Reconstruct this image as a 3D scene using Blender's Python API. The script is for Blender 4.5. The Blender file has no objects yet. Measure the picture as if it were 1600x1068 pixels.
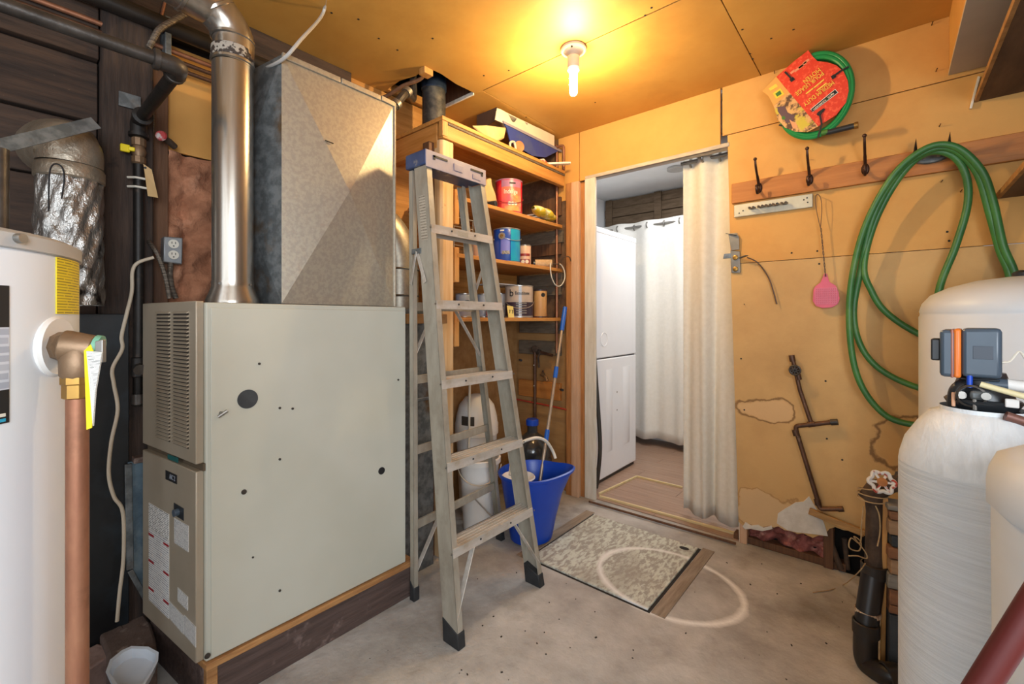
import bpy, bmesh, math, random
from mathutils import Vector, Matrix
random.seed(7)
sc = bpy.context.scene
COL = sc.collection
R = math.radians
V = Vector
# ------------------------------------------------------------------ camera, world, lights, exposure
FOC, CX, YH, HC, YAW = 695.0, 800.0, 497.0, 1.19, R(40.3)
cam = bpy.data.cameras.new('camera'); camo = bpy.data.objects.new('camera', cam); COL.objects.link(camo)
camo.location = (0, 0, HC); camo.rotation_euler = (R(90), 0, YAW)
cam.sensor_width = 36.0; cam.lens = 36.0 * FOC / 1600.0
cam.shift_y = -(534.0 - YH) / 1600.0
cam.clip_start = 0.02
sc.camera = camo
w = bpy.data.worlds.new('daylight'); sc.world = w; w.use_nodes = True
w.node_tree.nodes['Background'].inputs[0].default_value = (0.80, 0.90, 1.0, 1)
w.node_tree.nodes['Background'].inputs[1].default_value = 0.45
sc.view_settings.view_transform = 'Standard'; sc.view_settings.look = 'None'
sc.view_settings.exposure = 0.0; sc.view_settings.gamma = 1.0; sc.view_settings.use_curve_mapping = False
def lamp(name, kind, loc, energy, color, size=.1, size_y=None, aim=None):
    l = bpy.data.lights.new(name, kind); l.energy = energy; l.color = color
    if kind == 'AREA':
        l.shape = 'RECTANGLE'; l.size = size; l.size_y = size_y or size
    else: l.shadow_soft_size = size
    o = bpy.data.objects.new(name, l); COL.objects.link(o); o.location = loc
    if aim is not None: o.rotation_euler = (V(aim) - V(loc)).to_track_quat('-Z', 'Y').to_euler()
    return o
BULB = V((-1.116, 1.756, 2.30))
BULB_STRENGTH = 900.0      # the lit tube itself is the lamp
lamp('rear_fill', 'AREA', (-.1, -1.62, 1.35), 36.0, (.86, .93, 1.0), 2.0, 2.0, (-.5, 1.5, .9))  # unseen fill lamp behind the camera, added to brighten the room
lamp('right_fill', 'AREA', (1.07, -.55, 1.45), 62.0, (.84, .92, 1.0), 1.25, 1.1, (-1.6, .8, .9))  # unseen fill lamp on the right, added to light furnace and heater
lamp('laundry_ceiling_light', 'AREA', (-1.15, 3.35, 2.40), 20.0, (.97, .98, 1.0), .7, .7, (-1.15, 3.35, 0))

# ------------------------------------------------------------------ pixel of the 1600x1068 frame -> point on a real plane
FX, FY = -math.sin(YAW), math.cos(YAW); RX, RY = math.cos(YAW), math.sin(YAW)
def ray(u, v):
    k = (u - CX) / FOC
    return V((FX + k * RX, FY + k * RY, -(v - YH) / FOC))
O = V((0, 0, HC))
def atD(u, v, d): return O + ray(u, v) * d
def onX(u, v, X): a = ray(u, v); return O + a * (X / a.x)
def onY(u, v, Y): a = ray(u, v); return O + a * (Y / a.y)
def onZ(u, v, Z): a = ray(u, v); return O + a * ((Z - HC) / a.z)
def onP(u, v, p, n): a = ray(u, v); return O + a * ((V(p) - O).dot(n) / a.dot(n))

# ------------------------------------------------------------------ materials
def lin(c):
    if isinstance(c, str):
        c = tuple(int(c[i:i+2], 16) for i in (0, 2, 4))
    f = lambda x: (x/255/12.92) if x/255 <= .04045 else ((x/255+.055)/1.055)**2.4
    return (f(c[0]), f(c[1]), f(c[2]), 1)
MATS = {}
def mat(name, c, c2=None, rough=.6, metal=0., s=6., st=(1, 1, 1), bump=0., bs=None, bst=None, det=5, lo=.35, hi=.65, c3=None, s3=2., lo3=.55, hi3=.7, emit=0, ecol=None, trans=0., dist=0., spec=.5, world=False):
    m = bpy.data.materials.new(name); m.use_nodes = True; nt = m.node_tree; N = nt.nodes; L = nt.links
    b = N['Principled BSDF']; b.inputs['Roughness'].default_value = rough; b.inputs['Metallic'].default_value = metal
    b.inputs['Specular IOR Level'].default_value = spec
    c = lin(c); b.inputs['Base Color'].default_value = c
    if trans: b.inputs['Transmission Weight'].default_value = trans
    if emit:
        b.inputs['Emission Color'].default_value = (*ecol, 1) if ecol else c; b.inputs['Emission Strength'].default_value = emit
    if c2 or bump or c3:
        tc = N.new('ShaderNodeTexCoord')
        if world:
            g = N.new('ShaderNodeNewGeometry'); src = g.outputs['Position']
        else: src = tc.outputs['Object']
        def noise(scale, stretch, detail, off=0):
            mp = N.new('ShaderNodeMapping'); L.new(src, mp.inputs['Vector'])
            mp.inputs['Scale'].default_value = [scale * x for x in stretch]
            mp.inputs['Location'].default_value = (off, off * .7, off * 1.3)
            n = N.new('ShaderNodeTexNoise'); n.inputs['Scale'].default_value = 1; n.inputs['Detail'].default_value = detail
            n.inputs['Roughness'].default_value = .62; n.inputs['Distortion'].default_value = dist
            L.new(mp.outputs[0], n.inputs['Vector']); return n
        cur = None
        def layer(cur, base, col, n, lo, hi):
            r = N.new('ShaderNodeMapRange'); r.inputs['From Min'].default_value = lo; r.inputs['From Max'].default_value = hi
            L.new(n.outputs['Fac'], r.inputs['Value'])
            mx = N.new('ShaderNodeMix'); mx.data_type = 'RGBA'; L.new(r.outputs[0], mx.inputs[0])
            if cur is None: mx.inputs[6].default_value = base
            else: L.new(cur, mx.inputs[6])
            mx.inputs[7].default_value = lin(col); return mx.outputs[2]
        if c2: cur = layer(cur, c, c2, noise(s, st, det), lo, hi)
        if c3: cur = layer(cur, c, c3, noise(s3, (1, 1, 1), 6, 3.1), lo3, hi3)
        if cur: L.new(cur, b.inputs['Base Color'])
        if bump:
            bn = noise(bs or s * 2, bst or st, 5, 9)
            bp = N.new('ShaderNodeBump'); bp.inputs['Strength'].default_value = bump; bp.inputs['Distance'].default_value = .01
            L.new(bn.outputs['Fac'], bp.inputs['Height']); L.new(bp.outputs[0], b.inputs['Normal'])
    MATS[name] = m
    return m
def printed(name, paper, ink, rows=12, cols=3, fill=.5):
    m = bpy.data.materials.new(name); m.use_nodes = True; nt = m.node_tree; N = nt.nodes; L = nt.links
    b = N['Principled BSDF']; b.inputs['Roughness'].default_value = .5
    tc = N.new('ShaderNodeTexCoord'); br = N.new('ShaderNodeTexBrick'); L.new(tc.outputs['UV'], br.inputs['Vector'])
    br.inputs['Scale'].default_value = 1; br.inputs['Row Height'].default_value = 1 / rows; br.inputs['Brick Width'].default_value = 1 / cols
    br.inputs['Mortar Size'].default_value = fill * .5 / rows; br.inputs['Mortar Smooth'].default_value = 0
    br.offset = .37; br.squash = .7; br.squash_frequency = 3
    P_, I_ = lin(paper), lin(ink); mid = tuple(.45 * P_[i] + .55 * I_[i] for i in range(3)) + (1,)
    br.inputs['Color1'].default_value = I_; br.inputs['Color2'].default_value = mid; br.inputs['Mortar'].default_value = P_
    L.new(br.outputs['Color'], b.inputs['Base Color']); MATS[name] = m
    return m

# ------------------------------------------------------------------ mesh builder
ORG = {}
class MB:
    def __init__(s): s.v = []; s.f = []; s.uv = {}
    def add(s, vs, fs):
        n = len(s.v); s.v += [V(x) for x in vs]; s.f += [tuple(i + n for i in f) for f in fs]; return s
    def box(s, x0, x1, y0, y1, z0, z1):
        return s.add([(x0,y0,z0),(x1,y0,z0),(x1,y1,z0),(x0,y1,z0),(x0,y0,z1),(x1,y0,z1),(x1,y1,z1),(x0,y1,z1)],
                     [(0,3,2,1),(4,5,6,7),(0,1,5,4),(1,2,6,5),(2,3,7,6),(3,0,4,7)])
    def hexa(s, p): return s.add(p, [(0,3,2,1),(4,5,6,7),(0,1,5,4),(1,2,6,5),(2,3,7,6),(3,0,4,7)])
    def cbox(s, c, size, rot=None):
        c = V(c); h = V(size) / 2; rot = rot or Matrix.Identity(3)
        pts = [c + rot @ V((sx*h.x, sy*h.y, sz*h.z)) for sz in (-1,1) for sx,sy in ((-1,-1),(1,-1),(1,1),(-1,1))]
        return s.hexa(pts)
    def bar(s, a, b, w_, h_, up=(0,0,1)):
        a, b = V(a), V(b); d = (b - a).normalized(); sd = d.cross(V(up))
        if sd.length < 1e-4: sd = d.cross(V((1,0,0)))
        sd.normalize(); u = sd.cross(d).normalized(); sd = sd * w_/2; u = u * h_/2
        return s.hexa([a-sd-u, a+sd-u, b+sd-u, b-sd-u, a-sd+u, a+sd+u, b+sd+u, b-sd+u])
    def prism(s, pts, ext):
        pts = [V(p) for p in pts]; ext = V(ext); n = len(pts)
        nm = V((0,0,0))
        for i in range(n): nm += pts[i].cross(pts[(i+1) % n])
        if nm.dot(ext) > 0: pts = pts[::-1]
        vs = pts + [p + ext for p in pts]
        return s.add(vs, [tuple(range(n)), tuple(reversed(range(n, 2*n)))] + [(i, n+i, n+(i+1) % n, (i+1) % n) for i in range(n)])
    def tube(s, path, r, n=10, cap=True, closed=False):
        p = [V(x) for x in path]; m = len(p); rr = r if isinstance(r, (list, tuple)) else [r]*m
        T = []
        for i in range(m):
            a = p[(i-1) % m] if (closed or i > 0) else p[0]; b = p[(i+1) % m] if (closed or i < m-1) else p[-1]
            t = (b - a); T.append(t.normalized() if t.length > 1e-9 else V((0,0,1)))
        ref = V((0,0,1)) if abs(T[0].z) < .9 else V((1,0,0))
        nrm = (ref - T[0]*ref.dot(T[0])).normalized(); vs = []; fs = []
        for i in range(m):
            nrm = (nrm - T[i]*nrm.dot(T[i])); nrm = nrm.normalized() if nrm.length > 1e-6 else T[i].orthogonal().normalized()
            bi = T[i].cross(nrm)
            for k in range(n):
                a = 2*math.pi*k/n; vs.append(p[i] + (nrm*math.cos(a) + bi*math.sin(a))*rr[i])
        for i in range(m if closed else m-1):
            j = (i+1) % m
            for k in range(n): fs.append((i*n+k, i*n+(k+1) % n, j*n+(k+1) % n, j*n+k))
        if cap and not closed: fs += [tuple(reversed(range(n))), tuple(range((m-1)*n, m*n))]
        return s.add(vs, fs)
    def lathe(s, prof, c=(0,0,0), n=32, mtx=None, sx=1., sy=1.):
        c = V(c); mtx = mtx or Matrix.Identity(3); vs = []; fs = []; rows = []
        for r, z in prof:
            if r < 1e-6: rows.append([len(vs)]); vs.append(c + mtx @ V((0,0,z)))
            else:
                rows.append(list(range(len(vs), len(vs)+n)))
                vs += [c + mtx @ V((r*sx*math.cos(2*math.pi*k/n), r*sy*math.sin(2*math.pi*k/n), z)) for k in range(n)]
        for A, B in zip(rows, rows[1:]):
            for k in range(n):
                k2 = (k+1) % n
                if len(A) == 1 and len(B) == 1: continue
                if len(A) == 1: fs.append((A[0], B[k2], B[k]))
                elif len(B) == 1: fs.append((A[k], A[k2], B[0]))
                else: fs.append((A[k], A[k2], B[k2], B[k]))
        return s.add(vs, fs)
    def grid(s, fn, nu, nv):
        vs = [fn(i/(nu-1), j/(nv-1)) for j in range(nv) for i in range(nu)]
        return s.add(vs, [(j*nu+i, j*nu+i+1, (j+1)*nu+i+1, (j+1)*nu+i) for j in range(nv-1) for i in range(nu-1)])
    def ball(s, c, r, n=12, sz=1.):
        return s.lathe([(r*math.sin(math.pi*i/8), -r*sz*math.cos(math.pi*i/8)) for i in range(9)], c, n)
    def build(s, name, m, parent=None, bev=0., smooth=35, solid=0., noise=0., seg=2):
        me = bpy.data.meshes.new(name)
        lo = V([min(v[i] for v in s.v) for i in range(3)]); hi = V([max(v[i] for v in s.v) for i in range(3)])
        c = (lo + hi) / 2
        if parent is None: c.z = lo.z
        me.from_pydata([v - c for v in s.v], [], s.f)
        if s.uv:
            l = me.uv_layers.new(name='UVMap')
            for pi, uvs in s.uv.items():
                for li, q in zip(me.polygons[pi].loop_indices, uvs): l.data[li].uv = q
        me.validate()
        if smooth:
            for p in me.polygons: p.use_smooth = True
            me.set_sharp_from_angle(angle=R(smooth))
        me.materials.append(MATS[m] if isinstance(m, str) else m)
        o = bpy.data.objects.new(name, me); COL.objects.link(o)
        ORG[o.name] = c
        if parent is not None:
            o.parent = parent; o.location = c - ORG[parent.name]
        else: o.location = c
        if solid:
            d = o.modifiers.new('thickness', 'SOLIDIFY'); d.thickness = solid
        if bev:
            d = o.modifiers.new('bevel', 'BEVEL'); d.width = bev; d.segments = seg; d.limit_method = 'ANGLE'; d.angle_limit = R(40)
            d.harden_normals = False
        return o
LABELS = []
def thing(name, label, cat, loc, group=None):
    o = bpy.data.objects.new(name, None); COL.objects.link(o); o.empty_display_size = .05
    o.location = loc; ORG[o.name] = V(loc); return tag(o, label, cat, group)
def tag(o, label, cat, group=None):
    o['label'] = label; o['category'] = cat
    if group: o['group'] = group
    return o
def struct(o, label=None):
    o['kind'] = 'structure'
    if label: o['label'] = label
    return o
def sub(o, label): o['label'] = label; return o
def stuff(o): o['kind'] = 'stuff'; return o
def room(name):
    o = bpy.data.objects.new(name, None); COL.objects.link(o); ORG[o.name] = V((0,0,0)); o['kind'] = 'structure'; return o
def crv(pts, n=6, closed=False):
    p = [V(x) for x in pts]; out = []; m = len(p)
    for i in range(m if closed else m-1):
        if closed: a, b, c, d = p[(i-1) % m], p[i], p[(i+1) % m], p[(i+2) % m]
        else: a, b, c, d = p[max(i-1,0)], p[i], p[i+1], p[min(i+2,m-1)]
        for k in range(n):
            t = k/n
            out.append(.5*((2*b) + (c-a)*t + (2*a-5*b+4*c-d)*t*t + (3*b-a-3*c+d)*t**3))
    if not closed: out.append(p[-1])
    return out
def fil(pts, r=.04, n=6):
    p = [V(x) for x in pts]; out = [p[0]]
    for a, b, c in zip(p, p[1:], p[2:]):
        d1 = (a-b); d2 = (c-b); q = min(r, d1.length*.45, d2.length*.45)
        s_, e = b + d1.normalized()*q, b + d2.normalized()*q
        for k in range(n+1):
            t = k/n; out.append(s_*(1-t)**2 + b*2*t*(1-t) + e*t*t)
    out.append(p[-1]); return out
def tube(path, r, name, m, parent=None, n=10, **k): return MB().tube(path, r, n).build(name, m, parent, **k)
def box(x0, x1, y0, y1, z0, z1, name, m, parent=None, bev=.003, **k): return MB().box(x0,x1,y0,y1,z0,z1).build(name, m, parent, bev=bev, **k)
def decal(q, name, m, parent, t=.001, toward=None):
    q = [V(p) for p in q]; nrm = (q[1]-q[0]).cross(q[3]-q[0]).normalized()
    if nrm.dot((toward or O) - q[0]) < 0: nrm = -nrm
    b = MB(); b.add([p + nrm*t for p in q] + [p - nrm*t for p in q], [(3,2,1,0),(4,5,6,7),(0,1,5,4),(1,2,6,5),(2,3,7,6),(3,0,4,7)])
    b.uv = {0: [(0,0),(1,0),(1,1),(0,1)]}
    return b.build(name, m, parent, smooth=0)
def disc(c, nrm, r, t, name, m, parent=None, n=20, **k):
    nrm = V(nrm).normalized(); return MB().tube([V(c), V(c)+nrm*t], r, n).build(name, m, parent, **k)
def cpatch(c, r, a0, a1, z0, z1, name, m, parent, n=12, t=.0012):
    c = V((c[0], c[1], 0)); b = MB(); vs = []
    for i in range(n+1):
        a = a0 + (a1-a0)*i/n; d = V((math.cos(a), math.sin(a), 0))
        for rr in (r+t, r-.0005):
            vs += [c + d*rr + V((0,0,z0)), c + d*rr + V((0,0,z1))]
    fs = []; uv = {}
    for i in range(n):
        k = 4*i; uv[len(fs)] = [(i/n,0),((i+1)/n,0),((i+1)/n,1),(i/n,1)]
        fs.append((k, k+4, k+5, k+1)); fs.append((k+2, k+3, k+7, k+6)); fs.append((k+1, k+5, k+7, k+3)); fs.append((k, k+2, k+6, k+4))
    fs += [(0,1,3,2), (4*n, 4*n+2, 4*n+3, 4*n+1)]
    b.add(vs, fs); b.uv = uv
    return b.build(name, m, parent, smooth=30)
def textmesh(s, size, align='CENTER', ext=.0006):
    c = bpy.data.curves.new('lettering', 'FONT'); c.body = s; c.size = size; c.align_x = align; c.align_y = 'CENTER'; c.extrude = ext; c.resolution_u = 3
    o = bpy.data.objects.new('lettering', c); COL.objects.link(o)
    dg = bpy.context.evaluated_depsgraph_get(); me = bpy.data.meshes.new_from_object(o.evaluated_get(dg))
    vs = [v.co.copy() for v in me.vertices]; fs = [tuple(p.vertices) for p in me.polygons]
    bpy.data.objects.remove(o); bpy.data.curves.remove(c); bpy.data.meshes.remove(me)
    return vs, fs
def text(s, size, org, xd, yd, m, parent, name='lettering', align='CENTER', squeeze=1.):
    vs, fs = textmesh(s, size, align); xd, yd = V(xd).normalized(), V(yd).normalized(); zd = xd.cross(yd)
    return MB().add([V(org) + xd*v.x*squeeze + yd*v.y + zd*v.z for v in vs], fs).build(name, m, parent, smooth=0)
def text_cyl(s, size, c, r, a0, z, m, parent, name='lettering', align='CENTER', squeeze=1.):
    vs, fs = textmesh(s, size, align); c = V(c)
    out = []
    for v in vs:
        a = a0 + v.x*squeeze/r; rr = r + .0018 + v.z
        out.append(c + V((math.cos(a)*rr, math.sin(a)*rr, z + v.y)))
    return MB().add(out, fs).build(name, m, parent, smooth=0)
def face_ang(x, y): return math.atan2(-y, -x)
def rotz(a): return Matrix.Rotation(a, 3, 'Z')
def frame_z(d):
    return V(d).normalized().to_track_quat('Z', 'Y').to_matrix()
# ------------------------------------------------------------------ material library
def wallpaint(name, c, c2, spots):
    m = mat(name, c, c2, rough=.75, s=2.2, det=6, lo=.42, hi=.72, bump=.12, bs=30, world=True)
    nt = m.node_tree; N = nt.nodes; L = nt.links; b = N['Principled BSDF']
    cur = b.inputs['Base Color'].links[0].from_socket
    g = N.new('ShaderNodeNewGeometry'); n = N.new('ShaderNodeTexNoise'); n.inputs['Scale'].default_value = 9; n.inputs['Detail'].default_value = 5
    L.new(g.outputs['Position'], n.inputs['Vector'])
    def math_(op, a, bb=None):
        q = N.new('ShaderNodeMath'); q.operation = op
        for i, x in enumerate((a, bb)):
            if x is None: continue
            if isinstance(x, (int, float)): q.inputs[i].default_value = x
            else: L.new(x, q.inputs[i])
        return q.outputs[0]
    for (c0, rad, inner, edge, wd, amt, fill) in spots:   # water marks: a pale field inside a brown tide line
        sb = N.new('ShaderNodeVectorMath'); sb.operation = 'SUBTRACT'; L.new(g.outputs['Position'], sb.inputs[0]); sb.inputs[1].default_value = c0
        dv = N.new('ShaderNodeVectorMath'); dv.operation = 'DIVIDE'; L.new(sb.outputs[0], dv.inputs[0]); dv.inputs[1].default_value = rad
        ln = N.new('ShaderNodeVectorMath'); ln.operation = 'LENGTH'; L.new(dv.outputs[0], ln.inputs[0])
        d = math_('ADD', ln.outputs['Value'], math_('MULTIPLY', math_('SUBTRACT', n.outputs['Fac'], .5), amt))
        for lo, hi, col, inv, k in ((1.0 - wd*3, 1.0, inner, True, fill), (0, wd, edge, None, .75)):
            r = N.new('ShaderNodeMapRange')
            if inv: r.inputs['From Min'].default_value = 1.0; r.inputs['From Max'].default_value = 1.0 - wd*2; L.new(d, r.inputs['Value'])
            else:
                e = math_('ABSOLUTE', math_('SUBTRACT', d, 1.0)); r.inputs['From Min'].default_value = wd; r.inputs['From Max'].default_value = wd*.3; L.new(e, r.inputs['Value'])
            mx = N.new('ShaderNodeMix'); mx.data_type = 'RGBA'; L.new(math_('MULTIPLY', r.outputs[0], k), mx.inputs[0]); L.new(cur, mx.inputs[6]); mx.inputs[7].default_value = lin(col)
            cur = mx.outputs[2]
    L.new(cur, b.inputs['Base Color'])
    return m
YW = 2.576                                   # door wall
s1, s2, s3 = onY(1198, 640, YW), onY(1412, 695, YW), onY(1200, 800, YW)
SPOTS = [
    (tuple(s1), (.125, 1, .062), 'D9B283', '6B4520', .085, 1.3, .6),
    (tuple(s2), (.10, 1, .13), 'B98848', '5D3A1C', .09, 1.2, .3),
    (tuple(s3), (.16, 1, .10), 'D2B48A', 'A87E4C', .06, 1.6, .6)]
wallpaint('wall_paint', 'CF9B55', 'BF8744', SPOTS[:0])
wallpaint('wall_paint_daylit', 'CBA268', 'B58D58', SPOTS)  # same wall, tanner: daylight low down put into the colour, plus real water marks

mat('ceiling_paint', 'C9994C', 'BF8C40', rough=.6, s=2.5, bump=.08, bs=25, c3='A87A38', s3=1.3, lo3=.56, hi3=.8)
mat('header_paint', 'D19C52', 'C99048', rough=.7, s=2, bump=.08, bs=25)
mat('pine', 'C58B4B', 'A9702F', rough=.6, s=3, st=(1, 14, 14), det=6, bump=.12, bs=9)
mat('pine_v', 'C79353', 'AD763A', rough=.6, s=3, st=(14, 14, 1), det=6, bump=.12, bs=9)
mat('pine_y', 'C78F4C', 'AA7233', rough=.6, s=3, st=(14, 1, 14), det=6, bump=.12, bs=9)
mat('pale_post', 'D6B489', 'C39A68', rough=.55, s=3, st=(12, 12, .8), det=6, bump=.1, bs=9, c3='9A6434', s3=5, lo3=.66, hi3=.72)
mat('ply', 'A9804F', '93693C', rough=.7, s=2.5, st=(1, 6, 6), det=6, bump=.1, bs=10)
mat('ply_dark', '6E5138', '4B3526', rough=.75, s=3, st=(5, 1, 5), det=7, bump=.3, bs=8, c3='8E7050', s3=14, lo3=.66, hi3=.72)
mat('ply_edge', 'B08350', '8F6537', rough=.7, s=20)
mat('dark_wood', '46352B', '271D18', rough=.8, s=4, st=(10, 10, 1), det=7, bump=.5, bs=6, c3='1A1310', s3=6, lo3=.6, hi3=.68)
mat('dark_wood_y', '4A3629', '2B201A', rough=.8, s=4, st=(10, 1, 10), det=7, bump=.5, bs=6, c3='6A543F', s3=30, lo3=.68, hi3=.74)
mat('brown_stud', '6B482F', '50331F', rough=.75, s=4, st=(12, 12, 1), det=6, bump=.3, bs=7)
mat('hook_board', 'B9783A', 'A3642B', rough=.55, s=3, st=(1, 12, 12), det=6, bump=.1, bs=8)
mat('stud_orange', 'B47A44', '8E5A2E', rough=.65, s=4, st=(12, 12, 1), det=6, bump=.2, bs=7)
mat('stud_pale', 'CBA585', 'BC9270', rough=.7, s=4, st=(12, 12, 1), det=6, bump=.15, bs=7)
mat('jamb_white', 'D6CFC2', 'C4BAA8', rough=.6, s=5, st=(8, 8, 1), det=6, bump=.15, bs=8, c3='9A8468', s3=30, lo3=.68, hi3=.73)
mat('gypsum', 'D9D3C8', 'C9C2B6', rough=.9, s=20, bump=.2, bs=60)
mat('white_wall', 'EAEAEA', 'E2E2E2', rough=.7, s=3)
mat('laminate', 'A38672', '8C705E', rough=.35, s=3, st=(1, 16, 1), det=7, bump=.03, bs=12)
mat('light_strip', 'D9C79A', 'C7B07C', rough=.5, s=6, st=(1, 9, 9))
mat('head_board', 'BDB2A2', 'A3978A', rough=.75, s=5, st=(2, 9, 9), det=6)
mat('grey_ply', '6E604F', '54483B', rough=.75, s=5, st=(2, 2, 12), det=7, bump=.2)
mat('weather_plank', '6F5B47', '57452F', rough=.8, s=4, st=(2, 12, 12), det=7, bump=.3)
mat('insulation', 'BC8160', '8A5A40', rough=1, s=14, det=9, lo=.3, hi=.7, bump=1.0, bs=40, c3='D39A7A', s3=9, lo3=.55, hi3=.75)
mat('insulation_pink', 'B26A60', '6E3A32', rough=1, s=16, det=9, lo=.35, hi=.7, bump=1.0, bs=40, c3='D9A08C', s3=16, lo3=.58, hi3=.75)
mat('void', '17120F', '0C0A09', rough=1, s=5)
mat('galv', 'A9ABAA', '8F9393', rough=.42, metal=.75, s=30, det=3, lo=.4, hi=.6, bump=.05, bs=60)
mat('galv_warm', 'ADA493', 'A1988A', rough=.42, metal=.55, s=75, det=3, lo=.42, hi=.58, bump=.05, bs=60)
mat('galv_old', '7E8385', '5E6365', rough=.55, metal=.6, s=24, det=4, lo=.4, hi=.6, c3='6B5337', s3=5, lo3=.57, hi3=.7, bump=.05)
mat('galv_blue', '6E8593', '54697A', rough=.5, metal=.45, s=18, det=4, c3='8A9AA2', s3=9, lo3=.55, hi3=.7)
mat('flue_steel', 'B9B2A8', 'A59C90', rough=.27, metal=.9, s=4, st=(8, 8, .5), det=4)
mat('flue_black', '4A4B4D', '2E2F31', rough=.45, metal=.5, s=7, st=(1,1,2), c3='77736A', s3=9, lo3=.55, hi3=.75)
mat('foil', 'B6B2AC', '8F8B86', rough=.28, metal=.85, s=12, bump=.9, bs=28, bst=(1.4, 1.4, .8), det=5, c3='2A2624', s3=5, lo3=.6, hi3=.66)
mat('foil_tape', 'A79B8A', '857867', rough=.4, metal=.6, s=7, bump=.9, bs=14, det=6)
mat('black_iron', '2B2724', '1C1917', rough=.5, metal=.35, s=15, bump=.15, bs=40, c3='4A3A2E', s3=14, lo3=.62, hi3=.72)
mat('grey_iron', '56504B', '3D3834', rough=.42, metal=.6, s=15, bump=.12, bs=40)
mat('black_sheet', '1D2124', '101214', rough=.42, metal=.2, s=5, bump=.05, c3='2E3C47', s3=3, lo3=.5, hi3=.75, det=7)
mat('black_abs', '1E1B19', '2A2420', rough=.38, s=8, c3='3B2F27', s3=9, lo3=.62, hi3=.72)
mat('rust_iron', '5A4738', '392C23', rough=.8, metal=.2, s=18, det=7, bump=.5, bs=30)
mat('copper', 'A27256', '895A44', rough=.5, metal=.6, s=9, st=(3, 3, 1), c3='6E4A36', s3=8, lo3=.58, hi3=.75)
mat('old_copper', '6E4F3C', '513A2E', rough=.5, metal=.6, s=12, det=6, c3='9A7A64', s3=22, lo3=.62, hi3=.72)
mat('brass', 'B08A47', '94713A', rough=.4, metal=.8, s=12)
mat('bronze_valve', '8D7259', '786048', rough=.5, metal=.6, s=14, bump=.1, bs=40)
mat('fur_panel', 'BCBBAE', 'B4B3A5', rough=.45, s=2, bump=.02, bs=20, det=3)
mat('fur_tan', 'AFA28F', 'A69985', rough=.4, metal=.25, s=4)
mat('fur_dark', '3A322A', rough=.7)
mat('fur_gap', '584B3A', rough=.7)
mat('white_enamel', 'E0E3E7', 'DADDE1', rough=.35, s=2, c3='C9C7C2', s3=1.5, lo3=.62, hi3=.85)
mat('grey_enamel', 'B9B6B2', 'ADAAA6', rough=.4, s=4)
mat('white_plastic', 'E2E0DC', 'D6D4D0', rough=.45, s=3)
mat('tank_poly', 'DCE1E5', 'D2D7DB', rough=.5, s=1.5, st=(1, 1, 3), c3='C4C3C0', s3=3, lo3=.58, hi3=.85)
mat('pressure_white', 'D5DADF', 'CDD2D7', rough=.4, s=3)
mat('fibreglass', 'DDE2E6', 'CFD4D8', rough=.42, s=3, st=(2, 2, 60), det=5, bump=.55, bs=3, bst=(1.5, 1.5, 75))
mat('fibreglass_dome', 'DEE3E7', 'D2D7DB', rough=.4, s=20, st=(3, 1, 1), det=5, bump=.28, bs=22, bst=(4, 1, 1), dist=1.0)
mat('black_plastic', '2C2F33', '24272A', rough=.35, s=5)
mat('head_blue', '4C5A68', '414E5B', rough=.3, s=4)
mat('orange_band', 'E07A2E', 'D66F26', rough=.4, s=5)
mat('rose_band', '9A6458', rough=.4)
mat('cream_tube', 'D8CDA2', rough=.4)
mat('red_paint', '541814', '481310', rough=.45, s=5)
mat('alu', 'AEA89B', '989183', rough=.45, metal=.3, s=5, st=(3, 3, 1), det=5, c3='8C8475', s3=7, lo3=.55, hi3=.75)
mat('alu_step', 'D0CAC2', 'B8B1A7', rough=.42, metal=.3, s=6, st=(6, 1, 6), det=6, c3='A08C70', s3=6, lo3=.58, hi3=.75)
mat('ladder_blue', '33466F', '26365A', rough=.45, s=9, c3='7E7C7C', s3=20, lo3=.6, hi3=.7)
mat('ladder_lilac', '9C94A0', '877F8E', rough=.45, s=7, c3='6E6A7E', s3=16, lo3=.6, hi3=.75)
mat('rubber', '1D1E20', '2B2C2E', rough=.7, s=20)
mat('blue_plastic', '0F45B8', '0C3DA6', rough=.35, s=3)
mat('blue_grip', '1B5FC0', rough=.4)
mat('pole_steel', 'B7A896', 'A89785', rough=.35, metal=.5, s=9)
mat('jug_clear', '4A4B4C', '36373A', rough=.15, trans=.35, s=4)
mat('green_hose', '3F7A3A', '2F6334', rough=.45, s=6, c3='6E8F4E', s3=4, lo3=.55, hi3=.8)
mat('new_hose', '1E8A4A', '18793F', rough=.3, s=6)
mat('card_red', 'CF3A22', 'E0573A', rough=.45, s=60, det=3, lo=.52, hi=.6)
mat('card_photo', 'D3A36A', '59402F', rough=.45, s=26, det=4, lo=.46, hi=.56, c3='C6B23E', s3=12, lo3=.56, hi3=.62)
mat('card_orange', 'D99A4E', rough=.5)
mat('card_yellow', 'D8C23C', rough=.5)
mat('card_gold', 'E3C04A', rough=.5)
mat('card_green', '3C6E2C', rough=.5)
mat('paper', 'E2DFD6', 'D8D4CA', rough=.7, s=5)
mat('ink', '17171A', rough=.6)
mat('bronze_hook', '4A3126', '38241B', rough=.4, metal=.6, s=9)
mat('nickel', '9A9790', '84817C', rough=.4, metal=.8, s=9)
mat('strip_white', 'CFCBB8', 'BDB9A6', rough=.4, metal=.2, s=9)
mat('pink_plastic', 'D9617A', 'CF5871', rough=.5, s=9)
mat('wire', '5A463A', rough=.5, metal=.5)
mat('twine', 'B79A72', '9C8058', rough=.9, s=40)
mat('cord_white', 'C9BCA8', 'BDAF9A', rough=.55, s=9)
mat('bx_cable', '8E8377', '5E554C', rough=.4, metal=.7, s=1, st=(1, 1, 260), det=1, lo=.45, hi=.55, bump=.6, bs=1, bst=(1, 1, 260))
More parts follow.
